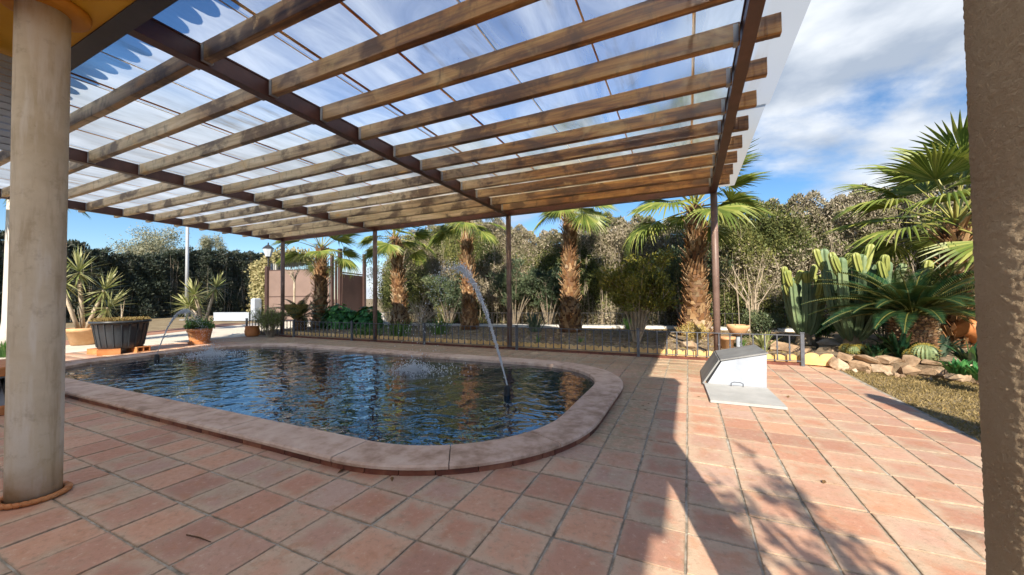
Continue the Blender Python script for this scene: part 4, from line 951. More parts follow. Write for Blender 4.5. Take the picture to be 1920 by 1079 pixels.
# gate wall with ivy, gates, lantern
ivy = thing('ivy_wall', 'garden wall covered with sunlit yellowish ivy beside the gate', 'wall', (0,0,0))
IA = np.array([-24.6, 14.6]); IB = np.array([-21.1, 13.35]); 
Geo().bar((IA[0], IA[1], 1.6), (IB[0], IB[1], 1.6), 0.3, 3.2).obj('masonry', M_KERB, ivy)
n1 = 16000; s = rng.uniform(0, 1, n1); tt = (IB-IA)/np.linalg.norm(IB-IA); nn = np.array([tt[1], -tt[0]])
P = np.column_stack([IA[None]+(IB-IA)[None]*s[:, None]+nn[None]*(0.16+rng.exponential(.07, n1))[:, None], rng.uniform(0.3, 3.45, n1)])
Dv = rng.normal(size=(n1, 3))*.8+np.array([nn[0], nn[1], -0.3]); tag(link('ivy', leaf_mesh('ivy', P, Dv, rng.uniform(.1,.2,n1), .12, L_IVY), ivy), kind='stuff')
n1 = 9000; P = np.column_stack([IA[None]+(IB-IA)[None]*rng.uniform(-.1,1.15,n1)[:, None]-nn[None]*rng.uniform(.2,2.0,n1)[:, None], 3.35+np.abs(rng.normal(0,.28,n1))])
tag(link('ivy', leaf_mesh('ivy', P, rng.normal(size=(n1,3))+np.array([0,-.3,.5]), rng.uniform(.1,.22,n1), .1, L_IVY), ivy), kind='stuff')
ww = thing('white_low_wall', 'low white wall with a taller end pier beside the ivy wall', 'wall', (0,0,0))
wa = on_ground(404, 601); wb = on_ground(470, 601); wc_ = on_ground(480, 602)
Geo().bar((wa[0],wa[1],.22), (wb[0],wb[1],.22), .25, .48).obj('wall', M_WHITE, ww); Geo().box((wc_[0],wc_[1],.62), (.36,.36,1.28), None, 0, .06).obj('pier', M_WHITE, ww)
GL = Vector((-20.85, 12.95, 0)); GR_ = Vector((-17.35, 13.95, 0)); gd = (GR_-GL).normalized()
gate = thing('sliding_gate', 'wide pinkish brown sheet metal gate with spikes on top', 'gate', (0,0,0))
Geo().bar(GL+Vector((0,0,2.05)), GR_+Vector((0,0,2.05)), .05, 1.42).obj('upper_panel', M_GATE, gate)
Geo().bar(GL+Vector((0,0,.70)), GR_+Vector((0,0,.70)), .05, 1.25).obj('lower_panel', M_GATE, gate)
for z in (1.33, 2.775, .06): Geo().bar(GL+Vector((0,0,z)), GR_+Vector((0,0,z)), .075, .045).obj('gate_rail', M_GATED, gate)
sp = Geo(); sp.tube([(0,0,2.8),(0,0,3.12),(0,0,3.25)], [.018,.018,.003], 5); spm = sp.mesh('spike', M_IRONB)
for k in range(30): p = GL+(GR_-GL)*((k+.5)/30); link('spike', spm, gate, (p.x, p.y, 0))
for p, h_ in ((GL-gd*.12, 3.0),): Geo().box((p.x,p.y,h_/2), (.2,.2,h_), None, 0, .01).obj('gate_post', M_GATED, gate)
gp2 = thing('gate_frame', 'dark brown steel posts guiding the sliding gate beside the palm', 'gate frame', (0,0,0))
for p, h_, w in ((GR_+gd*.15, 3.6, .14), (GR_+gd*.38, 3.2, .09), (GR_+gd*.62, 3.85, .17)): Geo().box((p.x,p.y,h_/2), (w,w,h_), None, 0, .01).obj('post', M_GATED, gp2)
g2 = thing('side_gate', 'dark brown metal side gate crossed by a slanting shadow', 'gate', (0,0,0))
A2 = GR_+gd*.72; B2 = A2+Vector((-.12, 1.55, 0))
Geo().bar(A2+Vector((0,0,1.3)), B2+Vector((0,0,1.25)), .05, 2.4).obj('panel', M_GATED, g2)
Geo().bar(A2+Vector((0,0,2.58)), B2+Vector((0,0,2.52)), .08, .06).obj('gate_rail', M_GATED, g2)
Geo().box((B2.x+.1,B2.y,1.85), (.14,.14,3.7)).obj('gate_post', M_GATED, g2)
lt = thing('wall_lantern', 'black and glass lantern on a post beside the ivy wall', 'lantern', (-21.05,13.0,0))
Geo().tube([(0,0,2.4),(0,0,3.55)], .035, 8).obj('post', M_IRONB, lt); Geo().lathe([(.13,3.56),(.26,4.0)], 6, cap=True).obj('lamp_glass', M_GLASS, lt)
Geo().lathe([(.30,4.0),(.12,4.17),(.04,4.22),(.03,4.34)], 6).obj('lamp_cap', M_IRONB, lt); Geo().lathe([(.05,3.48),(.15,3.56)], 6).obj('lamp_base', M_IRONB, lt)
pl = thing('metal_pole', 'tall grey metal pole rising in front of the dark hedge', 'pole', (-27.2,12.0,0))
Geo().tube([(0,0,0),(0,0,7)], [.09,.08], 12).obj('pole_shaft', M_POLE, pl, True); Geo().box((0,0,.02), (.5,.5,.04)).obj('base_plate', M_POLE, pl)

# ================================================================== TREES beyond
def tree(label, x, y, z0, h, rx, rz, n, leaf, mat_, seed, clumps=22, group='trees beyond the garden'):
    gq = np.random.default_rng(seed); q_ = random.Random(seed); t = thing('tree', label, 'tree', (x, y, z0), 0, group)
    gg = Geo(); gg.tube([(0,0,0),(.1,.05,h*.3),(0,0,h*.55)], [rx*.1,rx*.075,rx*.05], 8)
    C = []
    for k in range(clumps):
        d = gq.normal(size=3); d /= np.linalg.norm(d); rr = gq.uniform(.35,1)**.6; C.append(np.array([d[0]*rx*rr, d[1]*rx*rr, h-rz+d[2]*rz*rr]))
        gg.tube([(0,0,h*.45), tuple(C[-1]*np.array([.5,.5,.9])), tuple(C[-1])], [rx*.04,rx*.025,.01], 5, 0, False)
    gg.obj('trunk', M_BARK, t)
    ci = gq.integers(0, clumps, n); P = np.array(C)[ci]+gq.normal(size=(n,3))*np.array([rx,rx,rz])*.19
    tag(link('crown', leaf_mesh('crown', P, gq.normal(size=(n,3))+np.array([0,0,.4]), gq.uniform(.6,1.3,n)*leaf, leaf*.4, mat_), t), kind='stuff'); return t
tree('pale olive tree rising behind the dipped top of the dark hedge', -38.0, 14.4, 0, 6.9, 2.0, 1.7, 14000, .15, L_OLIVE, 41, 30)
tree('small pale olive tree beyond the dark hedge beside the metal pole', -38.6, 19.0, 0, 6.7, 1.0, 1.1, 6000, .13, L_OLIVE, 42, 16)
tree('grey green tree beyond the dark brown side gate', -17.2, 22.5, 0, 5.6, 2.4, 2.2, 10000, .17, L_OLIVE, 43, 26)
tree('bushy olive tree between the side gate and the tall hedge', -14.6, 18.6, 0, 4.9, 1.7, 2.0, 10000, .14, L_OLIVE, 44, 24)
tree('yellow green bushy tree at the end of the tall hedge', -12.4, 13.8, 0, 3.9, 1.2, 1.7, 12000, .09, L_HEDGEG, 45, 24)
# ================================================================== SHRUBS and border plants
def shrub(name, label, cat, x, y, z0, h, r_, n, leaf, wr, mat_, seed, stems=9, base=0.15, up=.5, flare=1.0, sm=None, group=None, topheavy=0.6):
    gq = np.random.default_rng(seed); q_ = random.Random(seed); t = thing(name, label, cat, (x, y, z0), 0, group); gg = Geo(); tips = []
    for k in range(stems):
        a = 2*math.pi*k/stems+q_.uniform(-.3,.3); rr = r_*q_.uniform(.25,.95); hh = h*q_.uniform(.65,1.0)*(1-.2*rr/r_)
        p0 = Vector((math.cos(a)*.06, math.sin(a)*.06, 0)); p1 = Vector((math.cos(a)*rr*.45*flare, math.sin(a)*rr*.45*flare, hh*.5)); p2 = Vector((math.cos(a)*rr, math.sin(a)*rr, hh))
        gg.tube([p0, p1, p2], [.016*h/1.5+.004, .010*h/1.5+.003, .004], 5, 0, False); tips.append((p0, p1, p2))
        for j in range(4):
            u_ = q_.uniform(.4,.95); b = p1.lerp(p2, (u_-.5)*2) if u_ > .5 else p0.lerp(p1, u_*2); e = b+Vector((q_.gauss(0,.5), q_.gauss(0,.5), q_.uniform(.2,1)))*r_*.42
            gg.tube([b, (b+e)/2+Vector((0,0,.03)), e], [.007,.005,.002], 4, 0, False); tips.append((b, (b+e)/2, e))
    gg.obj('stems', sm or M_BARK, t)
    if n:
        k = gq.integers(0, len(tips), n); u_ = gq.uniform(base, 1.06, n)**topheavy; T = np.array([[list(p) for p in tp] for tp in tips])[k]
        P = ((1-u_)**2)[:, None]*T[:, 0]+(2*u_*(1-u_))[:, None]*T[:, 1]+(u_**2)[:, None]*T[:, 2]+gq.normal(size=(n,3))*r_*.07
        D = gq.normal(size=(n,3))*.8+unit(T[:, 2]-T[:, 0])*.6+np.array([0,0,up]); Ls = gq.uniform(.6,1.3,n)*leaf
        tag(link('foliage', leaf_mesh('foliage', P, D, Ls, Ls*wr, mat_), t), kind='stuff')
    return t
shrub('bronze_shrub', 'upright bronze green shrub with bare lower stems behind the low fence', 'shrub', -1.12, 9.3, BED_Z, 2.15, 1.05, 11000, .085, .40, L_OLIVEGREEN, 51, 18, .45, .5, .8, M_TWIG)
shrub('dark_shrub', 'dark green oleander like shrub between the stout palm and tall hedge', 'shrub', -0.15, 13.9, 0.0, 2.9, 1.35, 6500, .16, .22, L_DARK, 52, 14, .25)
shrub('dark_shrub', 'dark shrub over brown stems behind the pergola post', 'shrub', -6.3, 13.6, 0.0, 2.6, 1.25, 6000, .16, .2, L_DARK, 53, 16, .5)
shrub('dark_shrub', 'tall dark shrub left of the straight palm with reddish stems', 'shrub', -4.9, 13.7, 0.0, 2.55, 1.1, 5200, .16, .2, L_DARK, 54, 16, .5)
shrub('dark_shrub', 'dark rounded shrub between the two slim palms', 'shrub', -8.9, 12.8, 0.0, 2.4, 1.25, 6500, .14, .24, L_DARK, 55, 14, .35)
shrub('bare_shrub', 'bare grey twiggy shrub in the bed near the water jet', 'shrub', -8.0, 9.9, BED_Z, 1.25, .8, 0, .05, .3, L_DARK, 56, 18, .3, .5, .7, M_TWIG)
shrub('bare_shrub', 'bare pale stems rising in front of the tall hedge beside the cacti', 'shrub', 1.75, 13.2, 0.1, 2.7, .9, 260, .06, .4, L_OLIVEGREEN, 57, 9, .5, .5, .5, M_TWIG)
shrub('dark_low_shrub', 'low rounded dark green shrub left of the columnar cactus', 'shrub', 1.55, 10.7, .1, .62, .6, 6500, .07, .3, L_DARK, 58, 12, .1)
shrub('bright_low_shrub', 'small bright green shrub between the two columnar cacti', 'shrub', 2.62, 10.3, .15, .52, .36, 2500, .06, .4, L_STRAP, 59, 9, .1)
shrub('rosemary_bush', 'bushy rosemary at the end of the low fence', 'bush', -11.95, 7.45, 0.0, .98, .62, 9000, .06, .16, L_ROSE, 60, 22, .1, .8)
shrub('grey_spiky_bush', 'grey blue spiky bush in shade behind the white cylinder', 'bush', 3.75, 10.6, .17, .85, .6, 2600, .22, .07, L_ALOE, 61, 14, .05, .8)
shrub('pale_tuft_shrub', 'pale dry tufted shrub on the rock at the foot of the stout palm', 'shrub', .10, 8.9, .12, .45, .34, 3200, .05, .25, L_TOPI, 62, 14, .1, .6, 1, M_TWIG)
# broad-leaved bush
def broad_bush(label, x, y, z0, h, r_, n, seed):
    q_ = random.Random(seed); gq = np.random.default_rng(seed); t = thing('broad_leaved_bush', label, 'bush', (x, y, z0)); gg = Geo()
    for k in range(n):
        d = gq.normal(size=3); d[2] = abs(d[2])*.9+.1; d /= np.linalg.norm(d); rr = q_.uniform(.55,1.0); c_ = Vector((d[0]*r_*rr*1.25, d[1]*r_*rr, d[2]*h*rr))
        if k % 3 == 0: gg.tube([(c_.x*.2,c_.y*.2,0), c_*.6, c_], [.01,.007,.004], 4, 1, False)
        nd = (Vector(d)+Vector((q_.gauss(0,.35), q_.gauss(0,.35), .5))).normalized(); s_ = nd.cross(Vector((0,0,1))).normalized(); u_ = s_.cross(nd)*-1
        R0 = q_.uniform(.075,.125); V = [c_]
        for i in range(10):
            a = 2*math.pi*i/10; w = R0*(1.0+.18*math.cos(5*a)); V.append(c_+s_*math.cos(a)*w+u_*math.sin(a)*w-nd*(.22*R0*(1+.5*math.cos(3*a))))
        gg.add(V, [(0,i+1,(i+1) % 10+1) for i in range(10)], 0)
    tag(gg.obj('foliage', [L_BROAD, M_PETI], t), kind='stuff')
broad_bush('lush bush of broad dark green leaves behind the low fence', *on_ground(637, 616, BED_Z), BED_Z, .95, .62, 420, 63)
broad_bush('smaller bush of broad green leaves close to the second pergola post', *on_ground(690, 616, BED_Z), BED_Z, .86, .52, 300, 64)
def strap_clump(name, label, cat, x, y, z0, n, L, w, mat_, seed, spread=.7, r_=.12, group=None):
    q_ = random.Random(seed); t = thing(name, label, cat, (x, y, z0), 0, group); gg = Geo()
    for k in range(n):
        a = q_.uniform(0, 2*math.pi); tl = q_.uniform(.05, spread); ln = L*q_.uniform(.65,1.1); d = Vector((math.cos(a), math.sin(a), 0)); s_ = Vector((-math.sin(a), math.cos(a), 0)); p0 = d*q_.uniform(0, r_)
        V = []
        for i in range(5):
            u_ = i/4; p = p0+d*(ln*tl*(u_*.6+.5*u_*u_))+Vector((0,0,ln*(u_-.35*tl*u_*u_))); ww_ = w*(1-.15*u_) if i < 4 else .003
            if i < 4: ww_ = w*(.7+.6*u_-1.05*u_*u_)
            V += [p-s_*ww_+Vector((0,0,ww_*.5)), p, p+s_*ww_+Vector((0,0,ww_*.5))]
        gg.add(V, [f_ for i in range(4) for f_ in ((i*3,i*3+3,i*3+4,i*3+1),(i*3+1,i*3+4,i*3+5,i*3+2))])
    tag(gg.obj('leaves', mat_, t), kind='stuff'); return t
strap_clump('strap_leaf_clump', 'clump of upright bright green strap leaves beside the second post', 'plant', -7.45, 8.3, BED_Z, 150, .48, .011, L_STRAP, 71, .6, .4)
strap_clump('strap_leaf_clump', 'loose green strap leaf clump in front of the bare twiggy shrub', 'plant', -6.75, 9.2, BED_Z, 110, .55, .012, L_STRAP, 72, .7, .3)
strap_clump('strap_leaf_clump', 'light green ground plants at the edging under the second post', 'plant', -8.5, 8.1, BED_Z, 220, .26, .014, L_STRAP, 73, .9, .5)
strap_clump('aloe_clump', 'grey green aloe at the foot of the straight palm', 'aloe', -4.35, 10.9, BED_Z, 60, .62, .035, L_ALOE, 74, .75, .2)
strap_clump('aloe_clump', 'small aloe close to the white kerb behind the bronze shrub', 'aloe', -1.75, 12.6, .1, 36, .42, .03, L_STRAP, 75, .75, .12)
strap_clump('variegated_plant', 'pale variegated plant inside the fence end beside the cactus', 'plant', 1.28, 8.5, BED_Z, 46, .42, .022, L_YUCCA, 76, .8, .08)
strap_clump('grass_tuft', 'small green tuft in the soil under the bronze shrub', 'plant', -2.35, 8.75, BED_Z, 26, .14, .008, L_STRAP, 77, .9, .05)
strap_clump('grass_tuft', 'tiny green seedling tuft close to the scalloped edging', 'plant', -3.2, 8.2, BED_Z, 24, .22, .008, L_STRAP, 78, .7, .05)
strap_clump('grass_tuft', 'green weeds growing beside the half clay bowl stand', 'plant', .95, 9.2, BED_Z, 60, .2, .009, L_STRAP, 79, .9, .2)
for i, (px, py, lb) in enumerate([(1690, 670, 'dark aloe at the foot of the cycad'), (1760, 668, 'grey spiky agave in shade behind the barrel cacti'), (1825, 690, 'dark green agave beside the stone wall and roughcast column')]):
    x, y = on_ground(px, py, .17); strap_clump('agave', lb, 'agave', x, y, .16, 44, [.42,.4,.38][i], .045, [L_CYCAD, L_ALOE, L_CYCAD][i], 80+i, .9, .08)
for i, (px, py) in enumerate([(1800, 700), (1660, 662), (1850, 712), (1640, 668)]):
    x, y = on_ground(px, py, .17); strap_clump('low_succulent', ['low bright green succulent rosette on the soil behind the stone wall', 'low dark succulent rosette on the soil behind the stone wall'][i % 2], 'succulent', x, y, .16, 60, .2, .03, L_CYCAD if i % 2 else L_BROAD, 90+i, 1.0, .12, 'low succulents behind the stone wall')

# topiary, bare pruned tree
tpx, tpy = on_ground(555, 620, BED_Z); tp = thing('topiary', 'clipped inverted cone topiary on a slim bare trunk behind the fence', 'topiary', (tpx, tpy, BED_Z)); tp.scale = (.66, .66, .8)
Geo().tube([(0,0,0),(.03,0,.3),(0,0,.62)], [.06,.045,.04], 8).obj('trunk', M_TWIG, tp, True)
n1 = 9000; zz = rng.uniform(0,1,n1)**.6; aa = rng.uniform(0,2*math.pi,n1); rr = (.10+.43*np.sin(zz*math.pi/2))*np.where(rng.uniform(0,1,n1) < .75, rng.uniform(.85,1.02,n1), rng.uniform(0,1,n1)**.5)
P = np.column_stack([rr*np.cos(aa), rr*np.sin(aa), .5+zz*.62]); tag(link('foliage', leaf_mesh('foliage', P, rng.normal(size=(n1,3))+np.array([0,0,.3]), .05, .028, L_TOPI), tp), kind='stuff')
bt = thing('pollarded_tree', 'small leafless pollarded tree rising behind the topiary', 'tree', on_ground(551, 614, BED_Z)+(BED_Z,)); bt.scale = (.8,.8,.92); gg = Geo(); q_ = random.Random(4)
gg.tube([(0,0,0),(.02,0,1.0),(0,.02,1.95)], [.055,.045,.05], 8)
for k in range(11):
    a = 2*math.pi*k/11; e = Vector((math.cos(a)*q_.uniform(.15,.45), math.sin(a)*q_.uniform(.15,.45), 2.15+q_.uniform(.1,.35))); gg.tube([(0,.02,1.9), (e*.5+Vector((0,0,1.02))), e], [.028,.018,.009], 5, 0, False)
    for j in range(3): f_ = e+Vector((q_.gauss(0,.12), q_.gauss(0,.12), q_.uniform(.05,.25))); gg.tube([e, f_], [.008,.003], 4, 0, False)
gg.obj('branches', M_TWIG, bt)

# ================================================================== POTS and yuccas
def lathe_pot(name, prof, mat_, parent, n=28): return Geo().lathe(prof, n).obj(name, mat_, parent, True)
tub = thing('plastic_tub', 'large black plastic tub with dry plants standing on hollow bricks', 'planter', (-11.95, 4.02, 0)); tub.scale = (.72,.72,.8)
lathe_pot('tub_body', [(.46,.13),(.52,.15),(.555,.35),(.60,.6),(.645,.86),(.70,.865),(.715,.88),(.715,.925),(.68,.93),(.66,.90),(.64,.86)], M_BLACKPL, tub, 40)
for k in range(20):
    a = 2*math.pi*k/20; gg = Geo(); gg.bar((.535*math.cos(a),.535*math.sin(a),.2), (.645*math.cos(a),.645*math.sin(a),.84), .03, .02, 0, (math.cos(a),math.sin(a),0)); gg.obj('rib', M_BLACKPL, tub)
Geo().lathe([(.655,.84),(.62,.93),(.4,.955),(.01,.96)], 24, cap=True).obj('soil', M_SOIL, tub)
n1 = 5200; aa = rng.uniform(0,2*math.pi,n1); rr = .65*np.sqrt(rng.uniform(0,1,n1)); P = np.column_stack([rr*np.cos(aa), rr*np.sin(aa), np.full(n1,.93)])
tag(link('sedum', leaf_mesh('sedum', P, rng.normal(size=(n1,3))*.6+np.array([0,0,.9]), rng.uniform(.05,.11,n1), .025, L_MOSSY), tub), kind='stuff')
gg = Geo(); gg.tube([(.02,0,.93),(.12,0,1.25),(.24,0,1.62)], [.018,.013,.008], 5); gg.tube([(0,0,.93),(-.06,.02,1.2),(-.1,.02,1.4)], [.014,.01,.006], 5); gg.obj('dry_stalk', M_TWIG, tub)
for k, (dx, dy, rz) in enumerate([(-.22,-.36,.2),(.28,-.33,1.2),(-.25,.3,.1),(.3,.28,.15)]):
    hb = thing('hollow_brick', 'orange hollow brick lying under the black tub', 'brick', (-11.95+dx*.8, 4.02+dy*.8, 0), rz, 'hollow bricks under the black tub'); w, h_, l_ = .26, .125, .36
    gg = Geo()
    for (c_, d_) in (((0,0,.011),(l_,w,.022)), ((0,0,h_-.011),(l_,w,.022)), ((0,-w/2+.011,h_/2),(l_,.022,h_-.046)), ((0,w/2-.011,h_/2),(l_,.022,h_-.046)), ((0,0,h_/2),(l_,.02,h_-.046))): gg.box(c_, d_)
    gg.obj('brick_shell', M_TERRA, hb)
pi_ = thing('terracotta_pot', 'orange terracotta pot of trailing green plants beside the pond', 'pot', (-12.15, 5.66, 0)); pi_.scale = (.74,.74,.85)
lathe_pot('pot_body', [(.27,0),(.285,.02),(.31,.2),(.345,.37),(.345,.38),(.375,.385),(.38,.49),(.355,.495),(.34,.45)], M_TERRA, pi_); lathe_pot('saucer', [(.27,.001),(.33,.004),(.35,.055),(.335,.055),(.32,.02)], M_TERRA, pi_)
n1 = 1500; aa = rng.uniform(0,2*math.pi,n1); rr = .42*np.sqrt(rng.uniform(0,1,n1)); P = np.column_stack([rr*np.cos(aa), rr*np.sin(aa), .5-.5*np.clip(rr-.36,0,1)+rng.exponential(.07,n1)+.12*np.clip(np.cos(aa+.8),0,1)])
tag(link('foliage', leaf_mesh('foliage', P, rng.normal(size=(n1,3))+np.array([0,0,.5]), .07, .05, L_STRAP), pi_), kind='stuff')
Geo().lathe([(.34,.44),(.01,.46)], 20).obj('soil', M_SOIL, pi_)
def yucca(label, x, y, z0, stems, seed, pot=None, ls=.55, potr=.26):
    q_ = random.Random(seed); t = thing('yucca', label, 'yucca', (x, y, z0), 0, 'yuccas beside the driveway'); zb_ = 0
    if pot is not None:
        lathe_pot('pot_body', [(potr*.7,0),(potr*.95,.36),(potr*1.08,.365),(potr*1.1,.46),(potr*.98,.46),(potr*.95,.42)], pot, t); zb_ = .42
    for (dx, dy, h_, bx, by) in stems:
        gg = Geo(); p0 = Vector((bx,by,zb_)); p2 = Vector((dx,dy,h_)); p1 = p0.lerp(p2,.5)+Vector((-(dx-bx)*.18,0,.12*(abs(dx)))); gg.tube([p0,p1,p2], [.05,.045,.04], 8); gg.obj('stem', M_TWIG, t, True)
        gl = Geo(); ax = (p2-p1).normalized()
        for k in range(64):
            a = k*2.39996; el = R(95-150*(k/63)**.9); s1 = ax.cross(Vector((0.3,1,.1))).normalized(); s2 = ax.cross(s1); d = (ax*math.sin(el)+(s1*math.cos(a)+s2*math.sin(a))*math.cos(el)).normalized()
            ln = ls*q_.uniform(.75,1.1); b = p2+ax*(.10*(1-k/63)-.04); w = .021; sd = d.cross(ax)
            if sd.length < 1e-3: sd = Vector((1,0,0))
            sd.normalize(); m1 = b+d*ln*.5; tipp = b+d*ln-Vector((0,0,.07*ln))
            gl.add([b-sd*w*.6, b+sd*w*.6, m1+sd*w, m1-sd*w, tipp], [(0,1,2,3),(3,2,4)])
        tag(gl.obj('leaf_head', L_YUCCA, t), kind='stuff')
    return t
yucca('yucca with three leaf heads in a pale clay pot behind the pot of trailing plants', -13.25, 6.25, 0, [(.18,.25,1.55,.03,.03),(-.25,-.1,1.35,-.03,0),(-.42,-.15,1.0,-.08,-.02)], 101, M_TERRAP)
yucca('large yucca with several leaning leaf heads near the black tub', -15.2, 4.35, 0, [(.0,-.45,1.75,0,-.1),(.15,.35,1.5,0,.05),(.1,.45,1.0,0,.1),(0,-.1,2.0,-.02,0)], 102, M_TERRAP, .7, .34)
pk = thing('terracotta_pot', 'round terracotta pot against the fence end beside the rosemary', 'pot', (-12.82, 7.42, 0)); lathe_pot('pot_body', [(.15,0),(.20,.06),(.215,.17),(.19,.28),(.205,.30),(.20,.33),(.17,.33),(.16,.30)], M_TERRA, pk); Geo().lathe([(.16,.29),(.01,.30)], 16).obj('soil', M_SOIL, pk)
cb = thing('clay_bowl_stand', 'half round clay bowl on a white stake behind the corner post', 'planter', (.92, 9.05, BED_Z)); Geo().tube([(0,0,0),(0,0,.26)], .04, 8).obj('stake', M_WHITE, cb)
Geo().lathe([(.07,.24),(.15,.29),(.20,.39),(.215,.46),(.19,.46),(.17,.40),(.10,.32)], 20).obj('bowl', M_TERRAP, cb, True); Geo().tube([(.03,0,.3),(.02,0,1.0),(-.05,0,1.7)], [.008,.006,.003], 5).obj('dry_stem', M_TWIG, cb)
tpot = thing('terracotta_pot', 'small square shouldered clay pot beside the clay bowl stake', 'pot', (.70, 8.75, BED_Z)); lathe_pot('pot_body', [(.10,0),(.13,.18),(.15,.185),(.15,.24),(.13,.24)], M_TERRAP, tpot, 18)
st_ = thing('garden_cane', 'thin upright cane standing beside the clay bowl', 'cane', (1.12, 9.0, BED_Z)); Geo().tube([(0,0,0),(.01,0,.7),(0,0,1.35)], [.009,.008,.006], 6).obj('cane', M_TWIG, st_)
x, y = on_ground(1605, 648, .17); wc = thing('white_cylinder', 'short white cylinder standing in front of the columnar cacti', 'pipe', (x, y, .165)); Geo().lathe([(.10,0),(.10,.30),(.125,.31),(.125,.36),(.09,.37)], 20).obj('pipe_body', M_WHITE, wc, True)
jug = thing('clay_jar', 'large orange clay jar lying on its side behind the cycad', 'jar', (4.95, 9.75, .17)); MJ = Matrix.Rotation(R(-80), 3, 'Y') @ Matrix.Rotation(R(12), 3, 'X')
Geo().lathe([(.10,-.45),(.17,-.42),(.26,-.2),(.31,.05),(.27,.28),(.17,.40),(.15,.46),(.20,.5),(.17,.5)], 26, (0,0,.32), 0, MJ).obj('jar_body', M_TERRA, jug, True)

# ================================================================== CACTI
def cactus(label, x, y, z0, arms, seed):
    q_ = random.Random(seed); t = thing('columnar_cactus', label, 'cactus', (x, y, z0), 0, 'columnar cacti in the bed')
    for (p0, p1, p2, r_, young) in arms:
        p0, p1, p2 = Vector(p0), Vector(p1), Vector(p2); pts = []; rad = []
        for i in range(13):
            u_ = i/12; pts.append(p0*(1-u_)**2+p1*2*u_*(1-u_)+p2*u_*u_); rad.append(r_*(.45+.55*min(1, u_/.35)))
        d = (pts[-1]-pts[-2]).normalized()
        for k, s_ in ((.35,.93),(.65,.75),(.85,.5),(.95,.22)): pts.append(p2+d*r_*k*1.1); rad.append(r_*s_)
        g = Geo(); g.tube(pts, rad, 16, 0, True, .26); g.obj('arm', M_CACTUSY if young else M_CACTUS, t)
    g = Geo(); g.lathe([(.17,-.05),(.13,.12),(.12,.3),(.05,.4)], 12, jit=.06); g.obj('corky_base', M_CORK, t); return t
def big_arms(seed, H, W, n, nk):
    q_ = random.Random(seed); A = []
    for k in range(n):
        a = 2*math.pi*k/n+q_.uniform(-.25,.25); rr = W*q_.uniform(.45,1.0); h_ = H*q_.uniform(.72,.95); c, s_ = math.cos(a)*rr, math.sin(a)*rr
        top = Vector((c*.95, s_*.95, h_)); A.append(((c*.12,s_*.12,.12), (c*.75,s_*.75,h_*.25), top, .085, False))
        for j in range(nk):
            b = q_.uniform(0, 6.28); e = top+Vector((math.cos(b)*.13, math.sin(b)*.13, q_.uniform(.02,.2))); st = Vector((c*.93, s_*.93, h_*q_.uniform(.78,.95)))
            A.append((st, st*.4+e*.6-Vector((0,0,.08)), e, .066, True))
    return A
x, y = on_ground(1508, 641, .17); cactus('columnar cactus with pale ribbed arms and yellowish tips beside the fence end', x, y, .165, big_arms(3, 1.5, .46, 8, 2), 111)
x, y = on_ground(1598, 652, .17); cactus('tall branching columnar cactus behind the white cylinder', x, y, .165, big_arms(9, 1.95, .55, 9, 2)+[((.9,.3,.9),(1.2,.4,1.1),(1.25,.4,1.55),.075,True),((.9,.3,.8),(.7,.3,1.2),(.85,.3,1.5),.075,False)], 112)
def barrel(label, px, py, r_, seed, grp=None):
    x, y = on_ground(px, py, .17); t = thing('barrel_cactus', label, 'cactus', (x, y, .15), 0, grp); prof = [(r_*math.sin(math.pi*(.02+.96*i/12)), r_*.92*(1-math.cos(math.pi*(.02+.96*i/12)))) for i in range(13)]
    V = []; F = []; n_ = 40
    for rr, z in prof:
        for k in range(n_): a = 2*math.pi*k/n_; q2 = rr*(1-.13*(k % 2)); V.append((q2*math.cos(a), q2*math.sin(a), z))
    for i in range(12):
        for k in range(n_): j = (k+1) % n_; F.append((i*n_+k, i*n_+j, i*n_+n_+j, i*n_+n_+k))
    F.append(tuple(12*n_+k for k in range(n_))); Geo().add(V, F).obj('ribbed_body', M_CACTUS, t)
    n1 = 900; u_ = rng.uniform(.1,.97,n1); a = 2*math.pi*(rng.integers(0,20,n1)*2)/40; rr = r_*np.sin(math.pi*u_); P = np.column_stack([rr*np.cos(a), rr*np.sin(a), r_*.92*(1-np.cos(math.pi*u_))])
    tag(link('spines', leaf_mesh('spines', P, rng.normal(size=(n1,3))*.6+unit(P-np.array([0,0,r_*.9])), .035, .004, M_GOLD), t), kind='stuff')
barrel('golden barrel cactus with white spines at the top of the stone wall', 1735, 679, .15, 1); barrel('yellow flowering small barrel cactus beside the larger barrel cactus', 1712, 676, .095, 2)
for k, (px, py) in enumerate([(1588,662),(1600,664),(1614,663)]): barrel('small golden cactus of the yellowish cluster below the white cylinder', px, py, .085, 5+k, 'golden cactus cluster')

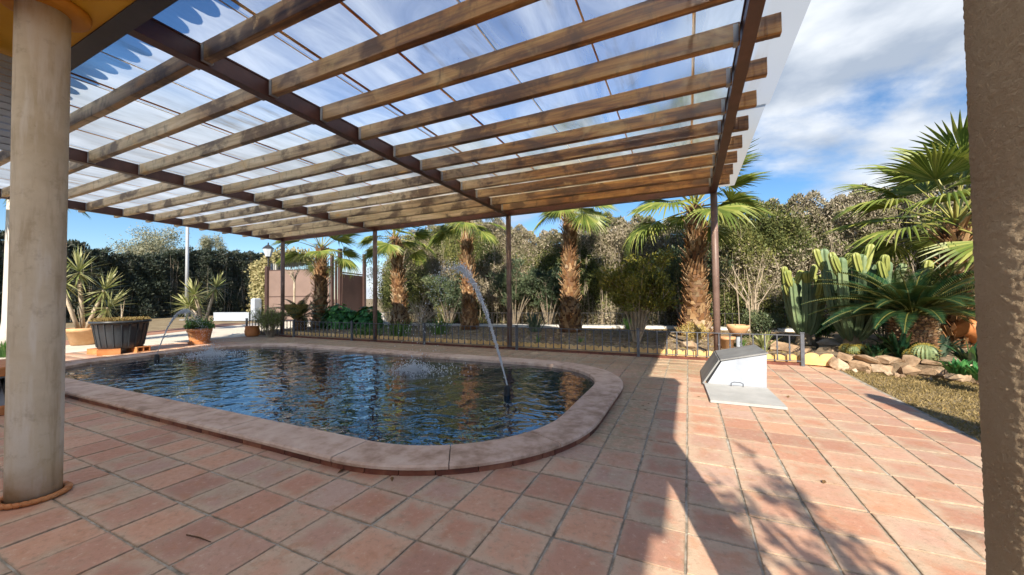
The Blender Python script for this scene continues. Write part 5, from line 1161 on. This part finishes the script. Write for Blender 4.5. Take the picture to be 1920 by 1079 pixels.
# ================================================================== STONE WALL
sw = thing('stone_wall', 'low rubble stone wall holding the cactus bed beside the lawn', 'wall', (0,0,0))
def rock_mesh(seed):
    import bmesh
    q_ = random.Random(seed); bm = bmesh.new()
    for k in range(20):
        v = Vector((q_.gauss(0,1), q_.gauss(0,1), q_.gauss(0,1))).normalized(); m_ = max(abs(v.x), abs(v.y), abs(v.z)); v = v/(m_**.55); bm.verts.new(v*q_.uniform(.42,.55))
    bmesh.ops.convex_hull(bm, input=bm.verts); me = bpy.data.meshes.new('stone'); bm.to_mesh(me); bm.free(); me.materials.append(M_STONE); return me
RK = [rock_mesh(s) for s in range(9)]; WP = [Vector((1.98,7.66,0)), Vector((2.9,7.38,0)), Vector((3.6,7.0,0)), Vector((5.2,6.35,0)), Vector((6.4,6.05,0))]
qr = random.Random(12)
for row in range(2):
    s = 0.05+row*.1
    for a, b in zip(WP[:-1], WP[1:]):
        L = (b-a).length; d = (b-a)/L; nn_ = Vector((-d.y, d.x, 0))
        while s < L:
            w = qr.uniform(.17,.34); h_ = qr.uniform(.15,.21) if row == 0 else qr.uniform(.09,.15); p = a+d*(s+w/2)+nn_*(row*.05+qr.uniform(-.03,.03))
            link('stone', RK[qr.randrange(9)], sw, (p.x, p.y, .06 if row == 0 else .185+qr.uniform(-.015,.02)), (qr.uniform(-.3,.3), qr.uniform(-.3,.3), math.atan2(d.y,d.x)+qr.uniform(-.4,.4)), (w*1.08, .24, h_*1.15)); s += w*.93
        s -= L
for k in range(12):
    p = WP[0].lerp(WP[2], qr.random())+Vector((qr.uniform(-.05,.1), -qr.uniform(.1,.2), 0)); link('stone', RK[qr.randrange(9)], sw, (p.x, p.y, .01), (qr.random(),qr.random(),qr.random()*6), qr.uniform(.05,.1))
for k, (px, py, s_, lb) in enumerate([(1480,655,.5,'flat pale rock between the fence end and columnar cactus'), (1560,650,.42,'low brown rock beside the columnar cactus base'), (1290,650,.34,'whitish pitted rock under the stout palm behind the fence')]):
    x, y = on_ground(px, py, .12); o = tag(link('garden_rock', RK[k], None, (x, y, .14), (.2*k,.1,k), (s_*1.5, s_, s_*.55)), lb, 'rock')

# ================================================================== PUMP HATCH
ht = thing('pump_hatch', 'white masonry pump hatch with grey metal cover standing on the sunlit tiles', 'hatch', (0,0,0))
fp = [(.20,.012),(.375,.325),(.87,.445),(.86,.012)]; yf, yb_ = 5.58, 6.55
V = [(x,yf,z) for x,z in fp]+[(x+.02,yb_,z-.02 if z > .1 else z) for x,z in fp]
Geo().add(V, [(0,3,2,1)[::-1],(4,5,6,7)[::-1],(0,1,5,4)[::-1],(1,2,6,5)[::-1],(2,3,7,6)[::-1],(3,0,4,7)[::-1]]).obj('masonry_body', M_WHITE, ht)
def plate(g, a, b, y0, y1, th, dz=0):
    (x0,z0),(x1,z1) = a,b; d = Vector((x1-x0,0,z1-z0)).normalized(); nn_ = Vector((-d.z,0,d.x))*th; V = []
    for y, o_ in ((y0,0),(y1,dz)):
        for (x,z) in (a,b): V += [(x+nn_.x*.08, y, z+nn_.z*.08+o_), (x+nn_.x, y, z+nn_.z+o_)]
    g.add(V, [(0,1,3,2),(4,6,7,5),(0,4,5,1),(2,3,7,6),(1,5,7,3),(0,2,6,4)])
g = Geo(); plate(g, (.365,.333), (.885,.452), yf-.015, yb_+.03, .02, -.02); g.obj('cover_sheet', M_ZINC, ht)
g = Geo(); plate(g, (.165,-.01+.03), (.36,.335), yf-.015, yb_+.03, .022, -.02); g.obj('cover_sheet', M_ZINC, ht)
sl_ = Geo(); sl_.add([(.20,4.70,.006),(.90,4.70,.006),(.865,5.575,.006),(.165,5.575,.006),(.20,4.70,.034),(.90,4.70,.034),(.865,5.575,.034),(.165,5.575,.034)], [(0,3,2,1),(4,5,6,7),(0,1,5,4),(1,2,6,5),(2,3,7,6),(3,0,4,7)]); sl_.obj('floor_slab', M_SLAB, ht)
g = Geo(); g.tube([(.47,5.50,.034),(.47,5.49,.075),(.50,5.485,.09),(.57,5.485,.09),(.60,5.49,.075),(.60,5.50,.034)], .006, 6); g.obj('handle', M_IRON, ht)

# ================================================================== FOUNTAINS
def drops(g, P, rad):
    for p, r_ in zip(P, rad):
        x, y, z = p; g.add([(x+r_,y,z),(x-r_,y,z),(x,y+r_,z),(x,y-r_,z),(x,y,z+r_*1.3),(x,y,z-r_*1.3)], [(0,2,4),(2,1,4),(1,3,4),(3,0,4),(2,0,5),(1,2,5),(3,1,5),(0,3,5)])
def fountain(label, n0, s0, apex, w, seed, fade=.55, cover=1.0):
    q_ = random.Random(seed); gq = np.random.default_rng(seed); t = thing('fountain_jet', label, 'fountain', (n0[0], n0[1], 0), 0, 'fountain jets in the pond')
    Geo().lathe([(.045,-.25),(.045,.02),(.038,.05),(.038,.12),(.022,.14)], 14).obj('nozzle', M_BLACK, t, True)
    z0 = .13; D = Vector((s0[0]-n0[0], s0[1]-n0[1], 0)); h_ = apex-z0
    def J(u_): 
        tt_ = u_; a = h_; z = z0+4*a*tt_*(1-tt_) - (z0-WZ)*tt_**2; return D*tt_+Vector((0,0,z))
    g = Geo()
    for k in range(4):
        ph = q_.uniform(0,6.28); pts = []; rad = []; um = fade*(.42+.10*k)
        for i in range(60):
            u_ = um*i/59; sp_ = u_/fade; off = Vector((math.cos(ph+u_*67), math.sin(ph+u_*51), math.sin(ph*2+u_*59)))*w*(.12+1.1*sp_); pts.append(J(u_)+off); rad.append(max(.0015, w*q_.uniform(.12,.42)*(1.0-.6*sp_)))
        g.tube(pts, rad, 6)
    tag(g.obj('water_jet', M_SPRAY, t, True), kind='stuff')
    g = Geo(); n1 = 2600; u_ = np.concatenate([gq.uniform(.04, fade, int(n1*.75)), gq.uniform(fade*.8, 1, n1-int(n1*.75))]); P = np.array([list(J(float(v))) for v in u_])+gq.normal(size=(n1,3))*(w*(.16+1.1*u_+9.0*u_**3))[:, None]; keep = P[:, 2] > WZ; P = P[keep]
    drops(g, P, gq.uniform(.003,.0095,len(P))*cover)
    n2 = 1500; a = gq.uniform(0,6.28,n2); rr = gq.exponential(.2,n2); P = np.column_stack([D.x+rr*np.cos(a)*1.5, D.y+rr*np.sin(a), WZ+gq.exponential(.05,n2)*np.exp(-rr*2)]); drops(g, P, gq.uniform(.004,.012,n2))
    tag(g.obj('droplets', M_SPRAY, t), kind='stuff'); return t
fountain('tall arching water jet from a black nozzle at the rounded end of the pond', on_ground(951, 741, WZ), on_ground(775, 696, WZ), 1.66, .028, 121, .43)
fountain('slim arching water jet in front of the black tub', on_ground(294, 676, WZ), on_ground(396, 667, WZ), 1.0, .013, 122, .55, .7)

# ================================================================== small things
pb = thing('lattice_planter', 'orange rimmed planter box with black zigzag sides beside the smooth column', 'planter', on_ground(4, 772)+(0,))
Geo().box((-.2,.0,.05), (.9,.45,.10), None, 0, .01).obj('base_rim', M_TERRA, pb); Geo().box((-.2,0,.46), (.9,.45,.10), None, 0, .01).obj('top_rim', M_TERRA, pb); Geo().box((-.2,0,.255), (.82,.37,.312)).obj('panel', M_WHITE, pb)
zz_ = [(-.2+.42+.006, -.2+.4*i/8, .12+.27*(i % 2)) for i in range(9)]
for a, b in zip(zz_[:-1], zz_[1:]): Geo().bar(a, b, .02, .03).obj('zigzag_bar', M_BLACK, pb)
strap_clump('green_plant', 'bright green leafy plant behind the smooth cream column', 'plant', -13.6, 2.75, 0, 110, .34, .02, L_STRAP, 131, .9, .25)
gg_ = [(1310,745),(640,880),(870,705),(610,700),(385,812),(1120,670),(1190,674),(760,660),(690,652),(1085,664),(920,660),(1300,668),(1545,905),(735,900),(640,885),(1210,770),(1205,762),(1216,758),(1478,745),(1465,735),(1150,668),(840,655)]
lf = Geo(); lf.add([(-.03,0,.001),(-.005,-.012,.007),(.03,0,.004),(-.005,.012,.009)], [(0,1,2,3)]); lfm = lf.mesh('fallen_leaf', M_DEADLEAF); ql = random.Random(6)
for (px, py) in gg_:
    x, y = on_ground(px, py); 
    if in_pool(x, y, CW): continue
    tag(link('fallen_leaf', lfm, None, (x, y, .002), (ql.uniform(-.2,.2), ql.uniform(-.2,.2), ql.uniform(0,6)), ql.uniform(.7,1.3)), 'small dry brown leaf lying on the terrace tiles', 'leaf', 'fallen leaves on the tiles')
x, y = on_ground(372, 1012); tag(Geo().tube([(-.09,-.01,.006),(0,.004,.008),(.09,.01,.006)], [.003,.0035,.002], 5).obj('dry_stick', M_DEADLEAF, None, False, (x, y, 0)), 'short thin dark stick lying on the shaded tiles', 'stick')

# shrub beside the house and an added parasol shape that throw shadows on tiles and lawn (outside the frame)
sb = shrub('patio_shrub', 'sparse leggy shrub in a clay pot beside the roughcast column', 'shrub', 1.60, -1.45, .3, 3.45, .55, 620, .10, .42, L_BROAD, 141, 8, .62, .3, .5)
lathe_pot('pot_body', [(.15,-.30),(.21,-.02),(.235,-.015),(.235,.04),(.2,.04)], M_TERRA, sb)
um = thing('parasol_shadow_caster', 'tall folded parasol shape added out of view to cast the lawn shadow', 'parasol', (3.12, 1.62, 0)); Geo().tube([(0,0,0),(0,0,2.75)], .025, 10).obj('pole', M_WOOD, um); Geo().lathe([(.24,.95),(.30,1.15),(.26,1.8),(.19,2.4),(.10,2.85),(.03,2.95)], 16, jit=.08).obj('canopy', M_CANVAS, um, True); Geo().lathe([(.28,0),(.28,.06),(.06,.09)], 20).obj('base', M_SLAB, um)  # invented caster out of view, shaped to throw the shadow beside the lawn

n1 = 9000; q = poly_points([(-13.4,7.85),(1.75,7.85),(2.2,9.0),(3.0,12.9),(-0.6,13.0),(-5.0,12.1),(-13.4,11.5)], n1)
P = np.column_stack([q, BED_Z+rng.uniform(.001,.012,n1)]); tag(link('leaf_litter', leaf_mesh('leaf_litter', P, rng.normal(size=(n1,3))*np.array([1,1,.25]), rng.uniform(.02,.09,n1), .022, L_MOSSY)), 'dry leaf litter scattered over the palm bed soil', 'leaf litter', kind='stuff')
n1 = 1500; q = np.concatenate([poly_points([(-13.4,7.85),(1.75,7.85),(2.2,9.0),(3.0,12.9),(-0.6,13.0),(-5.0,12.1),(-13.4,11.5)], 900), poly_points([(2.1,7.75),(3.0,7.45),(5.2,6.5),(6.5,10.5),(2.6,10.5)], 600)])
zp = np.where(np.arange(n1) < 900, BED_Z, .17); gg = Geo(); ico = [(1,0,0),(-1,0,0),(0,1,0),(0,-1,0),(0,0,1),(0,0,-1)]
for (x, y), z in zip(q, zp):
    s_ = random.uniform(.008,.035); a = random.uniform(0,3); gg.add([(x+s_*(c_[0]*math.cos(a)-c_[1]*math.sin(a))*random.uniform(.7,1.2), y+s_*(c_[0]*math.sin(a)+c_[1]*math.cos(a))*random.uniform(.7,1.2), z+s_*.6*c_[2]) for c_ in ico], [(0,2,4),(2,1,4),(1,3,4),(3,0,4),(2,0,5),(1,2,5),(3,1,5),(0,3,5)])
tag(gg.obj('pebbles', M_STONE), 'small pebbles strewn over the soil of the beds', 'pebbles', kind='stuff')
